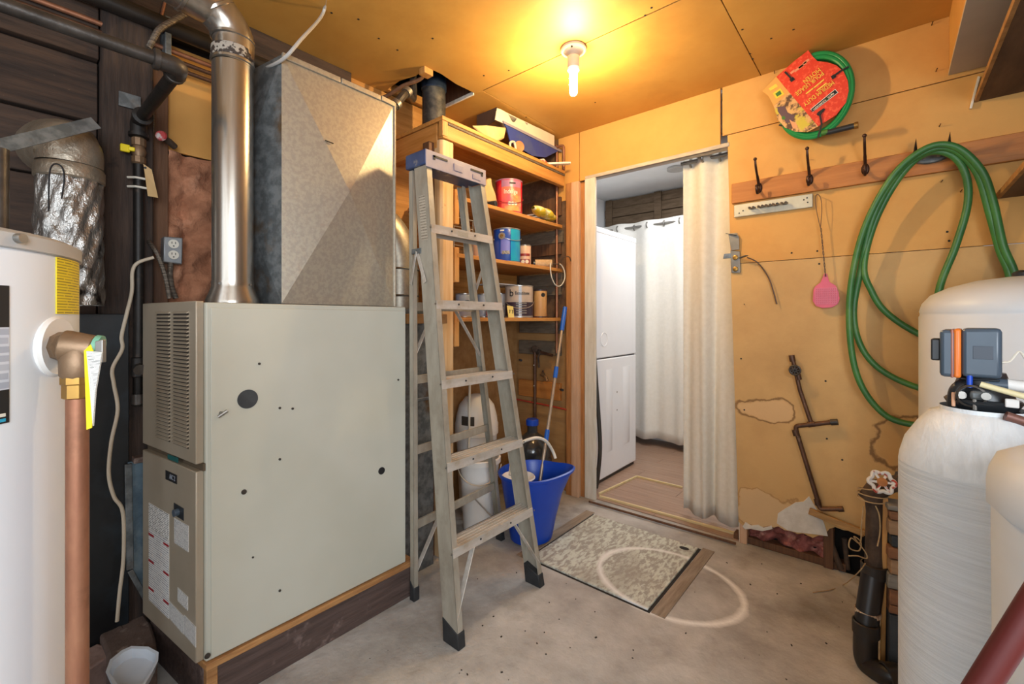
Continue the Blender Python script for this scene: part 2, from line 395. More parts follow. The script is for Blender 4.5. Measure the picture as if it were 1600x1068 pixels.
mat('outlet_steel', '9EA0A2', '8A8C8E', rough=.4, metal=.6, s=12)
mat('ivory', 'D8D2C4', rough=.4)
mat('yellow_plastic', 'E6CE1E', rough=.4)
mat('manila', 'C9A878', 'B99766', rough=.8, s=9)
mat('red_handle', 'A83A3A', 'B9B0AA', rough=.5, s=30, lo=.5, hi=.6)
mat('wheel_paint', 'D9D6D0', 'B03A24', rough=.5, s=38, det=2, lo=.5, hi=.56)
mat('fabric_white', 'E6E3DC', 'E0DDD5', rough=.85, s=40, bump=.08, bs=300)
mat('fabric_cream', 'DCD6C9', 'D5CEC0', rough=.85, s=40, bump=.08, bs=300)
mat('appliance', 'EDEDEE', 'E8E8EA', rough=.3, s=2)
mat('dark_hose', '34302C', rough=.5)
mat('brick_brown', '6B5A52', '54453F', rough=.9, s=14, det=8, bump=.5, bs=30, c3='8C7C74', s3=20, lo3=.6, hi3=.7)
mat('brick_pink', 'A08880', '7E665E', rough=.9, s=12, det=8, bump=.4, bs=30)
mat('plinth_wood', '5C4A44', '42332E', rough=.7, s=4, st=(12, 1, 12), det=7, bump=.3, bs=6, c3='8A7670', s3=9, lo3=.6, hi3=.75)
mat('plinth_edge', 'B48552', '8F6238', rough=.7, s=8, st=(8, 1, 8))
mat('cardboard', 'A87A4C', '99693C', rough=.8, s=6)
mat('box_white', 'DCCFB8', 'D2C4AA', rough=.6, s=5)
mat('box_blue', '2E3F86', '3B4A80', rough=.5, s=6, lo=.5, hi=.6)
mat('box_brown', '3E2C26', rough=.7)
mat('can_red', 'B8122E', 'D63A3A', rough=.3, s=7, lo=.45, hi=.55, c3='8C0F3C', s3=6, lo3=.55, hi3=.65)
mat('can_orange', 'DE6E4E', 'D2485A', rough=.3, s=10, c3='DE9A5C', s3=8, lo3=.52, hi3=.62)
mat('can_mauve', '9A6A86', rough=.35)
mat('can_blue', '1E4FB0', '1A3F95', rough=.3, s=5)
mat('can_teal', '1FA0B8', '1B86C4', rough=.3, s=9)
mat('can_violet', '6A6FC0', rough=.35)
mat('can_tin', 'B9B5AE', 'A29E98', rough=.3, metal=.7, s=9)
mat('can_taupe', 'B4A598', 'AA9B8E', rough=.35, s=7)
mat('can_plum', '2C2130', '3A2A36', rough=.35, s=9)
mat('can_beige', 'C59A66', 'B98C56', rough=.5, s=6)
mat('can_pinkish', 'D9B8A2', 'CDA88E', rough=.4, s=9)
mat('can_maroon', '8A2E2A', rough=.4)
mat('can_ltblue', 'A9B4C4', '8E9AB0', rough=.4, s=9)
mat('bag_yellow', 'D0B428', 'E0D8B0', rough=.4, s=16, det=3, lo=.5, hi=.62, bump=.4, bs=30)
mat('roller_nap', 'C9AE8C', 'B0926C', rough=1, s=40, bump=.5, bs=90)
mat('lumber_grey', '8B8478', '6E675C', rough=.85, s=5, st=(2, 2, 9), det=7, bump=.3)
mat('lumber_tan', 'A58463', '86674A', rough=.85, s=5, st=(2, 2, 9), det=7, bump=.3)
mat('lumber_rust', '8C5F3F', '6E4830', rough=.85, s=5, st=(2, 2, 9), det=7, bump=.3)
mat('slate', '3E4144', '2E3033', rough=.8, s=9, det=7, bump=.3)
mat('porcelain', 'DDD2C2', 'D3C7B6', rough=.35, s=5)
mat('bulb_glow', 'FFEFC8', emit=BULB_STRENGTH, ecol=(1.0, .73, .36))
mat('red_tube', 'A63A2A', rough=.4)
printed('print_white', 'E6E4DF', '55555A', 14, 4)
printed('print_fine', 'DFDDD8', '77777C', 22, 3)
printed('print_yellow', 'E8D012', '8A7A10', 20, 2, .62)
printed('print_long', 'E4E2DE', '8C8C92', 34, 3)
printed('print_worn', 'B5AB9A', '7E7466', 16, 2)
printed('print_tag', 'E4E2DA', '6A6A66', 26, 1)
printed('print_grid', 'BFC3CC', '9CA0AC', 7, 1, .3)
printed('print_stack', 'A9A49A', '1E1E22', 5, 2, .35)
# ------------------------------------------------------------------ floor with its worn paint marks
def add_ring(m, amt):
    nt = m.node_tree; N = nt.nodes; L = nt.links; b = N['Principled BSDF']
    cur = b.inputs['Base Color'].links[0].from_socket
    g = N.new('ShaderNodeNewGeometry')
    sb = N.new('ShaderNodeVectorMath'); sb.operation = 'SUBTRACT'; L.new(g.outputs['Position'], sb.inputs[0]); sb.inputs[1].default_value = (-.765, 1.985, 0)
    dv = N.new('ShaderNodeVectorMath'); dv.operation = 'DIVIDE'; L.new(sb.outputs[0], dv.inputs[0]); dv.inputs[1].default_value = (.312, .25, 100)
    ln = N.new('ShaderNodeVectorMath'); ln.operation = 'LENGTH'; L.new(dv.outputs[0], ln.inputs[0])
    n = N.new('ShaderNodeTexNoise'); n.inputs['Scale'].default_value = 7; n.inputs['Detail'].default_value = 4; L.new(g.outputs['Position'], n.inputs['Vector'])
    def mth(op, a, c=0, clamp=False):
        q = N.new('ShaderNodeMath'); q.operation = op; q.use_clamp = clamp
        for i, x in enumerate((a, c)):
            if isinstance(x, (int, float)): q.inputs[i].default_value = x
            else: L.new(x, q.inputs[i])
        return q.outputs[0]
    e = mth('ABSOLUTE', mth('SUBTRACT', ln.outputs['Value'], 1.0))
    wid = mth('MULTIPLY', n.outputs['Fac'], .14)
    k = mth('SUBTRACT', 1.0, mth('DIVIDE', e, wid), True)
    k = mth('MULTIPLY', mth('POWER', k, .8), amt)
    mx = N.new('ShaderNodeMix'); mx.data_type = 'RGBA'; L.new(k, mx.inputs[0]); L.new(cur, mx.inputs[6]); mx.inputs[7].default_value = lin('E6E5E1')
    L.new(mx.outputs[2], b.inputs['Base Color'])
m = mat('concrete', 'BAB7B2', '8F8A84', rough=.75, s=3.1, det=10, lo=.36, hi=.66, bump=.5, bs=30, c3='5E554B', s3=1.9, lo3=.53, hi3=.78, world=True)
add_ring(m, 1.0)
m = mat('hatch_paint', 'C4C9BC', '9A958A', rough=.6, s=62, st=(1, .4, 1), det=5, lo=.44, hi=.56, bump=.3, bs=50, c3='989184', s3=4, lo3=.5, hi3=.75, dist=.3)
add_ring(m, .9)
mat('hatch_frame', '9A8A78', '7C6C5A', rough=.8, s=6, st=(9, 1, 9), det=6, bump=.3)
mat('tar', '211C18', rough=.8)
fl = struct(MB().box(-2.2, 1.3, -1.8, 2.60, -.12, 0).build('floor', 'concrete', bev=0, smooth=0))

# ------------------------------------------------------------------ door wall: drywall sheets, framing, broken bottom
wb = room('wall_back')
def yprism(px, y, t, name, m, parent=None, **k): return MB().prism([onY(u, v, y) for u, v in px], (0, t, 0)).build(name, m, parent, **k)
def xz(pts, y, t, name, m, parent=None, **k): return MB().prism([(x, y, z) for x, z in pts], (0, t, 0)).build(name, m, parent, **k)
xz([(-1.588, 2.112), (-.70, 2.112), (-.70, 2.44), (-1.588, 2.44)], YW, .012, 'drywall_panel', 'header_paint', wb, bev=.0015)
xz([(-.69, 2.178), (1.1, 2.178), (1.1, 2.44), (-.69, 2.44)], YW, .012, 'drywall_panel', 'wall_paint', wb, bev=.0015)
xz([(-.648, 1.481), (1.1, 1.481), (1.1, 2.174), (-.664, 2.174)], YW, .012, 'drywall_panel', 'wall_paint', wb, bev=.0012)
rag = [(1154,815),(1159,819),(1163,822),(1168,818),(1173,819),(1181,823),(1188,824),(1202,821),(1209,824),(1216,822),(1226,828),(1237,830),(1246,834),(1255,833),(1270,840),(1280,836),(1287,837),(1296,826),(1305,823),(1318,828),(1333,830),(1351,837)]
rg = [(onY(u, v, YW).x, onY(u, v, YW).z) for u, v in rag]
xz(rg + [(.05, .16), (1.1, .15), (1.1, 1.4785), (-.648, 1.4785)], YW, .012, 'drywall_panel', 'wall_paint_daylit', wb, bev=.001)
xz([(-1.76, 2.0), (-1.594, 2.0), (-1.594, 2.44), (-1.76, 2.44)], YW, .012, 'drywall_panel', 'header_paint', wb, bev=.0015)
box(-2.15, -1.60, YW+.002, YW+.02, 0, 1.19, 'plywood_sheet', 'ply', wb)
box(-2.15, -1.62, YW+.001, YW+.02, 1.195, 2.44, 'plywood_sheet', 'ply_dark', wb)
box(-1.604, -1.548, 2.597, 2.69, 0, 2.11, 'stud', 'stud_orange', wb)
box(onY(903.8,400,2.566).x, onY(913,400,2.566).x, 2.566, 2.596, 0, 2.09, 'trim_board', 'stud_orange', wb)
box(-.585, 1.1, 2.66, 2.69, 0, .5, 'backing', 'void', wb, bev=0)
box(-.64, -.155, 2.60, 2.66, 0, .035, 'sill_plate', 'brown_stud', wb)
p = onY(1161, 840, YW); box(p.x-.018, p.x+.018, 2.58, 2.66, 0, .3, 'stud', 'stud_pale', wb)
p = onY(1294, 860, YW); box(p.x-.02, p.x+.02, 2.585, 2.66, 0, .3, 'stud', 'brown_stud', wb)
yprism([(263/2.81+1120, 835/2.81+520)] + [(a/2.81+1120, b/2.81+520) for a, b in [(268,792),(300,770),(322,758),(345,743),(380,740),(405,716),(420,742),(440,775),(455,800),(470,832),(482,870),(488,892),(440,885),(400,880),(350,875),(310,865),(285,850)]], YW-.0025, .004, 'torn_gypsum', 'gypsum', wb, bev=.001)
yprism([(a/2.81+1120, b/2.81+520) for a, b in [(112,850),(125,830),(150,845),(180,842),(205,855),(240,845),(245,860),(200,870),(150,860),(125,862)]], YW-.006, .006, 'torn_gypsum', 'gypsum', wb, bev=.001)
x0, x1 = onY(1168, 850, YW).x, onY(1290, 850, YW).x
def ins(u, v):
    x = x0 + (x1-x0)*u; z = .03 + .22*v
    q = .022*math.sin(x*41+z*23) + .018*math.sin(x*77-z*61+1) + .012*math.sin(z*130+x*20)
    return V((x, 2.628 + q*.8, z))
sub(stuff(MB().grid(ins, 40, 20).build('insulation_batt', 'insulation_pink', wb, smooth=80, solid=.03)), 'crumpled pink insulation in the broken wall bottom')
for u, v in [(1303, 190), (1470, 285), (1467, 198), (1462, 112), (1455, 40), (1127, 210), (1262, 250), (1163, 476), (1305, 95), (1210, 115), (1500, 300)]:
    a = onY(u, v, YW); tube([a + V((0, .006, 0)), a + V((.004, -.022, .004))], .0018, 'nail', 'bronze_hook', wb, n=6)
for u, v in [(1237, 395), (1277, 392), (1280, 412), (1480, 362), (1483, 376), (1290, 595), (1292, 685), (1316, 718), (1250, 682), (1163, 640), (1158, 560)]:
    a = onY(u, v, YW); tube([a + V((0, .004, 0)), a + V((0, -.0012, 0))], .0045, 'nail_hole', 'tar', wb, n=8)

# door frame
db = room('door_1')
box(onY(913.4,400,2.566).x, onY(930,400,2.566).x, 2.566, 2.586, 0, 2.112, 'jamb', 'jamb_white', db)
box(-1.545, -.655, 2.572, 2.635, 2.112, 2.135, 'head_jamb', 'head_board', db)
MB().hexa([(-.61,2.59,0),(-.57,2.59,0),(-.57,2.70,0),(-.61,2.70,0),(-.66,2.59,2.112),(-.60,2.59,2.112),(-.60,2.70,2.112),(-.66,2.70,2.112)]).build('jamb', 'jamb_white', db)

# ------------------------------------------------------------------ ceiling sheets round the torn flue hole
ce = room('ceiling')
def zprism(pts, z, t, name, m, parent=None, **k): return MB().prism([(x, y, z) for x, y in pts], (0, 0, t)).build(name, m, parent, **k)
hole = [(-1.757, 1.752), (-1.765, 1.62), (-1.75, 1.5), (-1.757, 1.42), (-1.86, 1.43), (-1.97, 1.405), (-2.16, 1.42)]
zprism(hole + [(-2.16, -1.8), (-.508, -1.8), (-.508, 1.758), (-1.757, 1.758)], 2.44, .012, 'ceiling_panel', 'ceiling_paint', ce, bev=.001)
zprism([(-.503, -1.8), (1.1, -1.8), (1.1, 1.758), (-.503, 1.758)], 2.44, .012, 'ceiling_panel', 'ceiling_paint', ce, bev=.001)
zprism([(-1.703, 1.763), (-.506, 1.763), (-.506, 2.6), (-1.703, 2.6)], 2.44, .012, 'ceiling_panel', 'ceiling_paint', ce, bev=.001)
zprism([(-.502, 1.763), (1.1, 1.763), (1.1, 2.6), (-.502, 2.6)], 2.44, .012, 'ceiling_panel', 'ceiling_paint', ce, bev=.001)
zprism([(-2.16, 1.755), (-2.0, 1.752), (-1.86, 1.765), (-1.757, 1.753), (-1.707, 1.763), (-1.707, 2.6), (-2.16, 2.6)], 2.44, .012, 'ceiling_panel', 'ceiling_paint', ce, bev=.001)
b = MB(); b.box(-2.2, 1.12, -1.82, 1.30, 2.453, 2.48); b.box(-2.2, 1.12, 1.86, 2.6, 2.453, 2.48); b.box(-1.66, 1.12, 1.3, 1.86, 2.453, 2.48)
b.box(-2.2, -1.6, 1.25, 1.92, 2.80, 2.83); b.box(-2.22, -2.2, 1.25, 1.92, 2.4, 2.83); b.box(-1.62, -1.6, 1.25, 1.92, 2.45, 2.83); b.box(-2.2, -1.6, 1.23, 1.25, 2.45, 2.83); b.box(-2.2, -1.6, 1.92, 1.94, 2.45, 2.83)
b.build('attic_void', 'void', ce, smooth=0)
box(-2.18, -1.66, 1.78, 1.83, 2.455, 2.62, 'joist', 'brown_stud', ce)
box(-2.18, -1.66, 1.33, 1.38, 2.455, 2.62, 'joist', 'dark_wood', ce)
box(-1.80, -1.755, 1.40, 1.455, 2.41, 2.60, 'joist', 'pine_v', ce)
box(-2.16, -1.76, 1.742, 1.752, 2.428, 2.45, 'lath', 'jamb_white', ce)
box(-2.15, -2.11, 1.42, 1.76, 2.452, 2.5, 'lath', 'pine_y', ce)

for u, v in [(1018, 12), (1008, 24), (1160, 46), (1172, 84), (1176, 92), (560, 30), (592, 60), (621, 78), (518, 20), (676, 60), (756, 118), (795, 110), (822, 183), (1240, 46), (1205, 60), (930, 160)]:
    a = onZ(u, v, 2.44); tube([a + V((0, 0, .004)), a - V((0, 0, .0012))], .005, 'nail_head', 'tar', ce, n=8)
# ------------------------------------------------------------------ left wall
wl = room('wall_left')
box(-2.22, -2.165, -1.8, 2.6, 0, 2.44, 'backing', 'void', wl, bev=0)
for z0, z1, xx in [(1.02, 1.235, -2.125), (1.24, 1.45, -2.118), (1.455, 1.66, -2.128), (1.665, 1.865, -2.12), (1.87, 2.075, -2.10), (2.08, 2.26, -2.075), (2.265, 2.435, -2.11)]:
    box(-2.165, xx, -1.8, .248, z0, z1, 'plank', 'dark_wood_y', wl)
box(-2.165, -2.05, .252, .393, 0, 2.30, 'timber_post', 'dark_wood', wl, bev=.006)
box(-2.165, -2.10, .397, .447, 0, 2.44, 'stud', 'brown_stud', wl)
box(-2.165, -2.09, .25, 1.2, 2.30, 2.44, 'beam', 'dark_wood_y', wl)
box(-2.14, -2.128, .45, 1.2, 1.84, 2.25, 'drywall_panel', 'header_paint', wl, bev=.001)
def ins2(u, v):
    y = .448 + .75*u; z = .95 + .885*v
    q = .012*math.sin(y*31+z*17) + .012*math.sin(y*47-z*39+1) + .006*math.sin(z*110+y*60)
    if abs(y-.50) < .012: q -= .02
    return V((-2.122 + q, y, z))
stuff(MB().grid(ins2, 60, 60).build('insulation_batt', 'insulation', wl, smooth=80))
box(-2.165, -2.13, 1.21, 1.86, 0, 1.19, 'plywood_sheet', 'ply', wl)
box(-2.165, -2.13, 1.864, 2.57, 0, 1.19, 'plywood_sheet', 'ply', wl)
box(-2.165, -2.13, 1.21, 2.57, 1.195, 2.44, 'plywood_sheet', 'pine_y', wl)
# right and front walls of the room (mostly outside the picture)
wr = room('wall_right')
box(1.1, 1.14, -1.8, -1.25, 0, 2.44, 'plywood_sheet', 'ply', wr); box(1.1, 1.14, .15, 2.6, 0, 2.44, 'plywood_sheet', 'ply', wr)
box(1.1, 1.14, -1.25, .15, 0, .85, 'plywood_sheet', 'ply', wr); box(1.1, 1.14, -1.25, .15, 2.05, 2.44, 'plywood_sheet', 'ply', wr)
wn = room('fill_window_1')  # out-of-view window, added as a setting for the right-hand fill lamp
for y in (-1.25, -.57, .11): box(1.09, 1.15, y, y+.04, .85, 2.05, 'sash_bar', 'jamb_white', wn)
for z in (.85, 2.01): box(1.09, 1.15, -1.25, .15, z, z+.04, 'sash_bar', 'jamb_white', wn)
wf = room('wall_front')
box(-2.2, -1.2, -1.84, -1.80, 0, 2.44, 'plywood_sheet', 'ply', wf); box(1.0, 1.14, -1.84, -1.80, 0, 2.44, 'plywood_sheet', 'ply', wf)
box(-1.2, 1.0, -1.84, -1.80, 2.3, 2.44, 'plywood_sheet', 'ply', wf)

# ------------------------------------------------------------------ laundry room beyond the doorway
la = room('wall_laundry')
box(-2.32, -2.28, 2.60, 4.3, 0, 2.44, 'drywall_panel', 'white_wall', la, bev=0)
box(-2.32, .3, 4.22, 4.26, 0, 2.44, 'drywall_panel', 'white_wall', la, bev=0)
box(.2, .24, 2.70, 4.3, 0, 2.44, 'drywall_panel', 'white_wall', la, bev=0)
box(-2.28, -1.545, 2.69, 2.70, 0, 2.44, 'drywall_panel', 'white_wall', la, bev=0)
box(-.60, .3, 2.69, 2.70, 0, 2.44, 'drywall_panel', 'white_wall', la, bev=0)
box(-1.545, -.60, 2.69, 2.70, 2.136, 2.44, 'drywall_panel', 'white_wall', la, bev=0)
struct(box(-2.32, .3, 2.60, 4.3, 2.42, 2.46, 'ceiling', 'white_wall', bev=0))
z = 2.41
k = 0
while z > 1.75:                              # weathered planks above the far curtain
    box(-2.27, .15, 4.19 - .012*(k % 2), 4.22, z-.088, z, 'wall_plank', 'weather_plank', la); z -= .092; k += 1
for xx in (-2.22, -1.70, -1.15): box(xx-.035, xx+.035, 4.165, 4.19, 1.75, 2.41, 'wall_batten', 'weather_plank', la)
f2 = struct(box(-2.32, .3, 2.60, 4.3, -.12, -.004, 'floor', 'void', bev=0))
y = 2.592; k = 0
while y < 4.2:
    xs = -2.28 - .37*((k*2) % 3)
    while xs < .2:
        a, b_ = max(xs, -2.28), min(xs+1.2, .2)
        if y < 2.70: a, b_ = max(a, -1.54), min(b_, -.60)
        if b_-a > .05: box(a+.0008, b_-.0008, y, min(y+.1185, 4.22), -.004, .006, 'floor_plank', 'laminate', f2, bev=.0008)
        xs += 1.2
    y += .12; k += 1
def strip(px, name, wdt=.014, h=.014):
    pts = [onZ(u, v, .012) for u, v in px]; b = MB()
    for a, c in zip(pts, pts[1:]): b.bar(a, c, wdt, h)
    return struct(b.build(name, 'light_strip', bev=.002))
strip([(937, 775), (1153, 834)], 'trim_1')
strip([(936, 771), (995, 744), (1066, 761)], 'trim_2', .012)
strip([(920, 783), (1150, 849)], 'trim_3', .01, .012).data.materials[0] = MATS['brown_stud']

# floor hatch
h = thing('floor_hatch', 'square plywood floor hatch with chipped pale green paint near the doorway', 'hatch', (-1.05, 2.05, 0))
box(-1.372, -.738, 1.728, 2.378, -.002, .0012, 'gap', 'tar', h, bev=0)
box(-1.357, -.75, 1.738, 2.368, 0, .009, 'lid', 'hatch_paint', h, bev=.002)
box(-.735, -.678, 1.735, 2.395, -.002, .004, 'frame_board', 'hatch_frame', h, bev=.002)
box(-1.43, -1.374, 1.72, 2.40, -.002, .004, 'frame_board', 'hatch_frame', h, bev=.002)
q = onZ(1069, 856, .009); MB().lathe([(0, .0003), (.019, .0003), (.021, 0)], q, 16, sx=1.2, sy=.8).build('finger_hole', 'tar', h)
# ------------------------------------------------------------------ furnace on its wooden plinth
FR, FL_ = V((-1.568, .425, 0)), V((-2.0, .372, 0))          # front corners (right, left)
FD = (FL_ - FR).normalized(); FN = V((FD.y, -FD.x, 0)); FN = -FN if FN.y > 0 else FN   # front face direction, outward normal
FB = 1.150; ZB, ZT = .155, 1.238
pl = thing('furnace_plinth', 'dark brown timber plinth of boards under the furnace', 'plinth', (-1.78, .78, 0))
def fp(s_, z, off=0): p = FR + FD*s_ + FN*off; return V((p.x, p.y, z))
b = MB(); b.box(-1.604, -1.566, .44, 1.19, 0, ZB-.022); b.build('board', 'plinth_wood', pl, bev=.003)
b = MB(); b.hexa([fp(.02,0,-.03), fp(.43,0,-.03), fp(.43,0,0), fp(.02,0,0), fp(.02,ZB-.022,-.03), fp(.43,ZB-.022,-.03), fp(.43,ZB-.022,0), fp(.02,ZB-.022,0)][::1]); b.build('board', 'plinth_wood', pl, bev=.003)
b = MB(); b.hexa([fp(-.012,ZB-.021,.004), fp(.44,ZB-.021,.004), V((-2.0,1.19,ZB-.021)), V((-1.552,1.19,ZB-.021)), fp(-.012,ZB-.001,.004), fp(.44,ZB-.001,.004), V((-2.0,1.19,ZB-.001)), V((-1.552,1.19,ZB-.001))]); b.build('deck_board', 'plinth_edge', pl, bev=.002)
box(-1.60, -1.562, .425, .455, 0, ZB-.022, 'corner_block', 'plinth_edge', pl)
fu = thing('furnace', 'large grey-green steel gas furnace cabinet with a tan louvred front', 'furnace', (-1.78, .78, ZB))
b = MB(); c4 = [fp(0,0), fp(.435,0), V((-2.0, FB, 0)), V((-1.568, FB, 0))]
b.hexa([V((p.x,p.y,ZB)) for p in c4] + [V((p.x,p.y,ZT)) for p in c4]); b.build('cabinet', 'fur_panel', fu, bev=.004)
# side panel set proud, with a folded top edge
box(-1.569, -1.5635, .437, FB-.004, ZB+.004, ZT-.016, 'side_panel', 'fur_panel', fu, bev=.002)
def fslab(s0, s1_, z0, z1, o0, o1, name, m, parent=fu, bev=.003):
    b = MB(); b.hexa([fp(s0,z0,o0), fp(s1_,z0,o0), fp(s1_,z0,o1), fp(s0,z0,o1), fp(s0,z1,o0), fp(s1_,z1,o0), fp(s1_,z1,o1), fp(s0,z1,o1)])
    return b.build(name, m, parent, bev=bev)
def fz(u, v):                                                # pixel -> (s, z) on the front face
    q = onP(u, v, FR + FN*.022, FN); return ((q - FR).dot(FD), q.z)
zs = fz(312, 740)[1]
fslab(.012, .43, zs+.022, ZT+.004, 0, .022, 'upper_panel', 'fur_tan')
up = COL.objects[-1]
fslab(.012, .43, ZB+.004, zs, 0, .022, 'lower_panel', 'fur_tan')
lo_ = COL.objects[-1]
fslab(.002, .435, zs, zs+.022, .0, .006, 'panel_gap', 'fur_gap', bev=0)
# louvres: two columns of pressed slots
sl = [fz(245, 498)[0], fz(266, 497)[0], fz(271, 495)[0], fz(295, 492)[0]]
ztop, zbot = fz(295, 490)[1], fz(295, 699)[1]
nl = 36
for a, c in ((sl[0], sl[1]), (sl[2], sl[3])):
    b = MB(); d_ = MB()
    for i in range(nl):
        z = zbot + (ztop-zbot)*i/(nl-1)
        d_.hexa([fp(a,z-.0042,.021), fp(c,z-.0042,.021), fp(c,z-.0042,.0226), fp(a,z-.0042,.0226), fp(a,z+.0042,.021), fp(c,z+.0042,.021), fp(c,z+.0042,.0226), fp(a,z+.0042,.0226)])
        b.hexa([fp(a,z+.002,.022), fp(c,z+.002,.022), fp(c,z+.001,.0285), fp(a,z+.001,.0285), fp(a,z+.008,.022), fp(c,z+.008,.022), fp(c,z+.003,.0285), fp(a,z+.003,.0285)])
    stuff(b.build('louvre_slats', 'fur_tan', up)); stuff(d_.build('louvre_slots', 'fur_dark', up, smooth=0))
def fdecal(px, name, m, parent, t=.001):
    return decal([onP(u, v, FR + FN*.0225, FN) for u, v in px], name, m, parent, t)
fdecal([(262.4,709),(278,715),(278,722.5),(262.4,716)], 'emblem', mat('teal', '1E5A58', rough=.4), up)
pt = fdecal([(259,734),(276.5,742),(276.5,756),(259,748)], 'name_plate', 'ink', lo_)
c = onP(269, 746, FR + FN*.0240, FN); text('A/C 2', .022, c, -FD, (0,0,1), mat('plate_silver', 'AEB6C4', rough=.3, metal=.5), pt, squeeze=.8)
fdecal([(233,784.5),(264,803),(264,843),(233,823)], 'sticker', 'print_white', lo_)
fdecal([(233,824),(264,844),(264,966),(233,936)], 'sticker', 'print_long', lo_)
for v0 in (831, 872, 915): 
    for du in ((233, 241, 0), (256, 264, 14)):
        k = (20/31) if v0 < 870 else .8 if v0 < 900 else .85
        y0 = v0 + (du[0]-233)*k
        fdecal([(du[0], y0),(du[1], y0 + 8*k),(du[1], y0 + 8*k+3.4),(du[0], y0+3.4)], 'red_bar', mat('bar_red', '9A1F28', rough=.5) if 'bar_red' not in MATS else 'bar_red', lo_, .0016)
fdecal([(272.5,808.5),(294.5,821),(294.5,862),(272.5,847)], 'sticker', 'print_fine', lo_)
fdecal([(278,917),(293.5,932),(293.5,953.5),(278,938)], 'sticker', 'print_white', lo_)
fdecal([(265,939),(287,962),(287,990.5),(265,965)], 'sticker', 'print_fine', lo_)
fdecal([(288,960),(306,979),(306,1011),(288,990)], 'sticker', 'print_fine', lo_)
fdecal([(272,785),(287,794),(287,813),(272,803)], 'switch_plate', 'black_plastic', lo_)
c = onP(279, 799, FR + FN*.0225, FN); disc(c, FN, .011, .014, 'switch_knob', 'head_blue', lo_)
def sx(u, v, X=-1.5634): return onX(u, v, X)
disc(sx(387, 623), (1,0,0), .030, .002, 'vent_plug', 'slate', fu, n=28)
disc(sx(596, 735), (1,0,0), .0145, .0025, 'vent_plug', 'ink', fu, n=20)
for u, v, r_ in [(437,637,.004),(457,638,.004),(381,768,.008),(437,717,.004),(437,922,.004),(395,870,.003),(324,1024,.008),(405,568,.004),(622,593,.004)]:
    disc(sx(u, v), (1,0,0), r_, .003, 'screw', 'grey_iron', fu, n=10)
c = sx(345, 645); b = MB().tube([c, c+V((.018,0,0))], .006, 10); b.tube([c+V((.016,-.012,-.008)), c+V((.02,.012,.008))], .005, 8); b.build('gas_test_port', 'nickel', fu)
# ------------------------------------------------------------------ supply plenum: cross-broken galvanised box
pn = thing('supply_plenum', 'tall cross-creased galvanised sheet metal plenum standing on the furnace', 'duct', (-1.82, .88, ZT+.002))
px0 = onX(440, 300, -1.6).y; py1 = onX(617, 300, -1.6).y; zt = onX(440, 85, -1.6).z
A = V((-1.6, px0, 0)); B_ = V((-1.6, py1, 0)); C_ = V((-2.03, px0-.07, 0)); D_ = V((-2.03, py1, 0))
zb = ZT+.003
def crossface(a, c, out):
    m_ = (a+c)/2; cen = V((m_.x, m_.y, (zb+zt)/2)) + V(out)*.042
    return [V((a.x,a.y,zb)), V((c.x,c.y,zb)), V((c.x,c.y,zt)), V((a.x,a.y,zt)), cen]
b = MB(); b.add(crossface(A, B_, (1,0,0)), [(0,1,4),(1,2,4),(2,3,4),(3,0,4)])
b.build('side_sheet', 'galv_warm', pn, smooth=0)
nf = (A-C_).cross(V((0,0,1))).normalized(); nf = nf if nf.y < 0 else -nf
b = MB(); b.add(crossface(C_, A, nf), [(0,1,4),(1,2,4),(2,3,4),(3,0,4)]); b.build('front_sheet', 'galv_old', pn, smooth=0)
b = MB(); b.add([V((p.x,p.y,z)) for z in (zb,zt) for p in (A,B_,D_,C_)], [(4,5,6,7),(3,2,1,0),(1,2,6,5),(2,3,7,6)]); b.build('back_sheet', 'galv', pn, smooth=0)
b = MB()
for p0, p1 in ((.0,.46),(.47,.84),(.85,.99)): b.bar(V((-1.597, px0+(py1-px0)*p0, zt-.004)), V((-1.597, px0+(py1-px0)*p1, zt-.004-.004*p0)), .012, .02)
b.build('drive_cleat', 'galv_warm', pn, bev=.002)
tube([V((-1.598, py1-.004, zb)), V((-1.598, py1-.004, zt))], .006, 'seam', 'galv_warm', pn, n=8)
c = onX(508, 219, -1.572); tube([c, c+V((.004,.03,-.004))], .002, 'nail', 'ink', pn, n=6)
# ------------------------------------------------------------------ round flue pipe
fp_ = thing('flue_pipe', 'shiny round galvanised flue pipe rising from the furnace top', 'pipe', (-1.69, .53, ZT+.002))
fx, fy = -1.688, .535
z9 = onX(360, 80, fx).z
MB().lathe([(.078,ZT+.002),(.078,ZT+.012),(.062,ZT+.055),(.062,ZT+.075),(.0605,ZT+.075),(.0605,z9-.05)], (fx,fy,0), 32).build('riser', 'flue_steel', fp_)
e0 = V((fx,fy,z9-.05)); e1 = V((fx,fy,z9+.05)); dirn = (atD(300, 0, 1.40) - V((fx,fy,z9+.09))).normalized()
e2 = e1 + (dirn+V((0,0,1)))*.055; e3 = e2 + dirn*.09; e4 = e3 + dirn*.35
tube(crv([e0, e1, e2, e3, e4], 4), .0615, 'elbow', 'flue_steel', fp_, n=28)
for p, d in ((e0+V((0,0,.01)), V((0,0,1))), (e1+V((0,0,-.01)), V((0,0,1))), (e2, (dirn+V((0,0,1)))), (e3, dirn)):
    d = d.normalized(); MB().lathe([(.0605,-.007),(.0655,-.004),(.0655,.004),(.0605,.007)], p, 28, frame_z(d)).build('seam_ring', 'flue_steel', fp_)
MB().lathe([(.0622,-.018),(.0628,-.016),(.0628,.016),(.0622,.018)], e0+V((0,0,.035)), 28).build('sealant_band', mat('sealant', '3A2F28', 'A59C90', rough=.7, s=50, det=2, lo=.5, hi=.56), fp_)
for a in (-2.6, -.9, .6): disc(V((fx+.0625*math.cos(a), fy+.0625*math.sin(a), ZT+.065)), (math.cos(a),math.sin(a),0), .004, .003, 'screw', 'nickel', fp_, n=8)
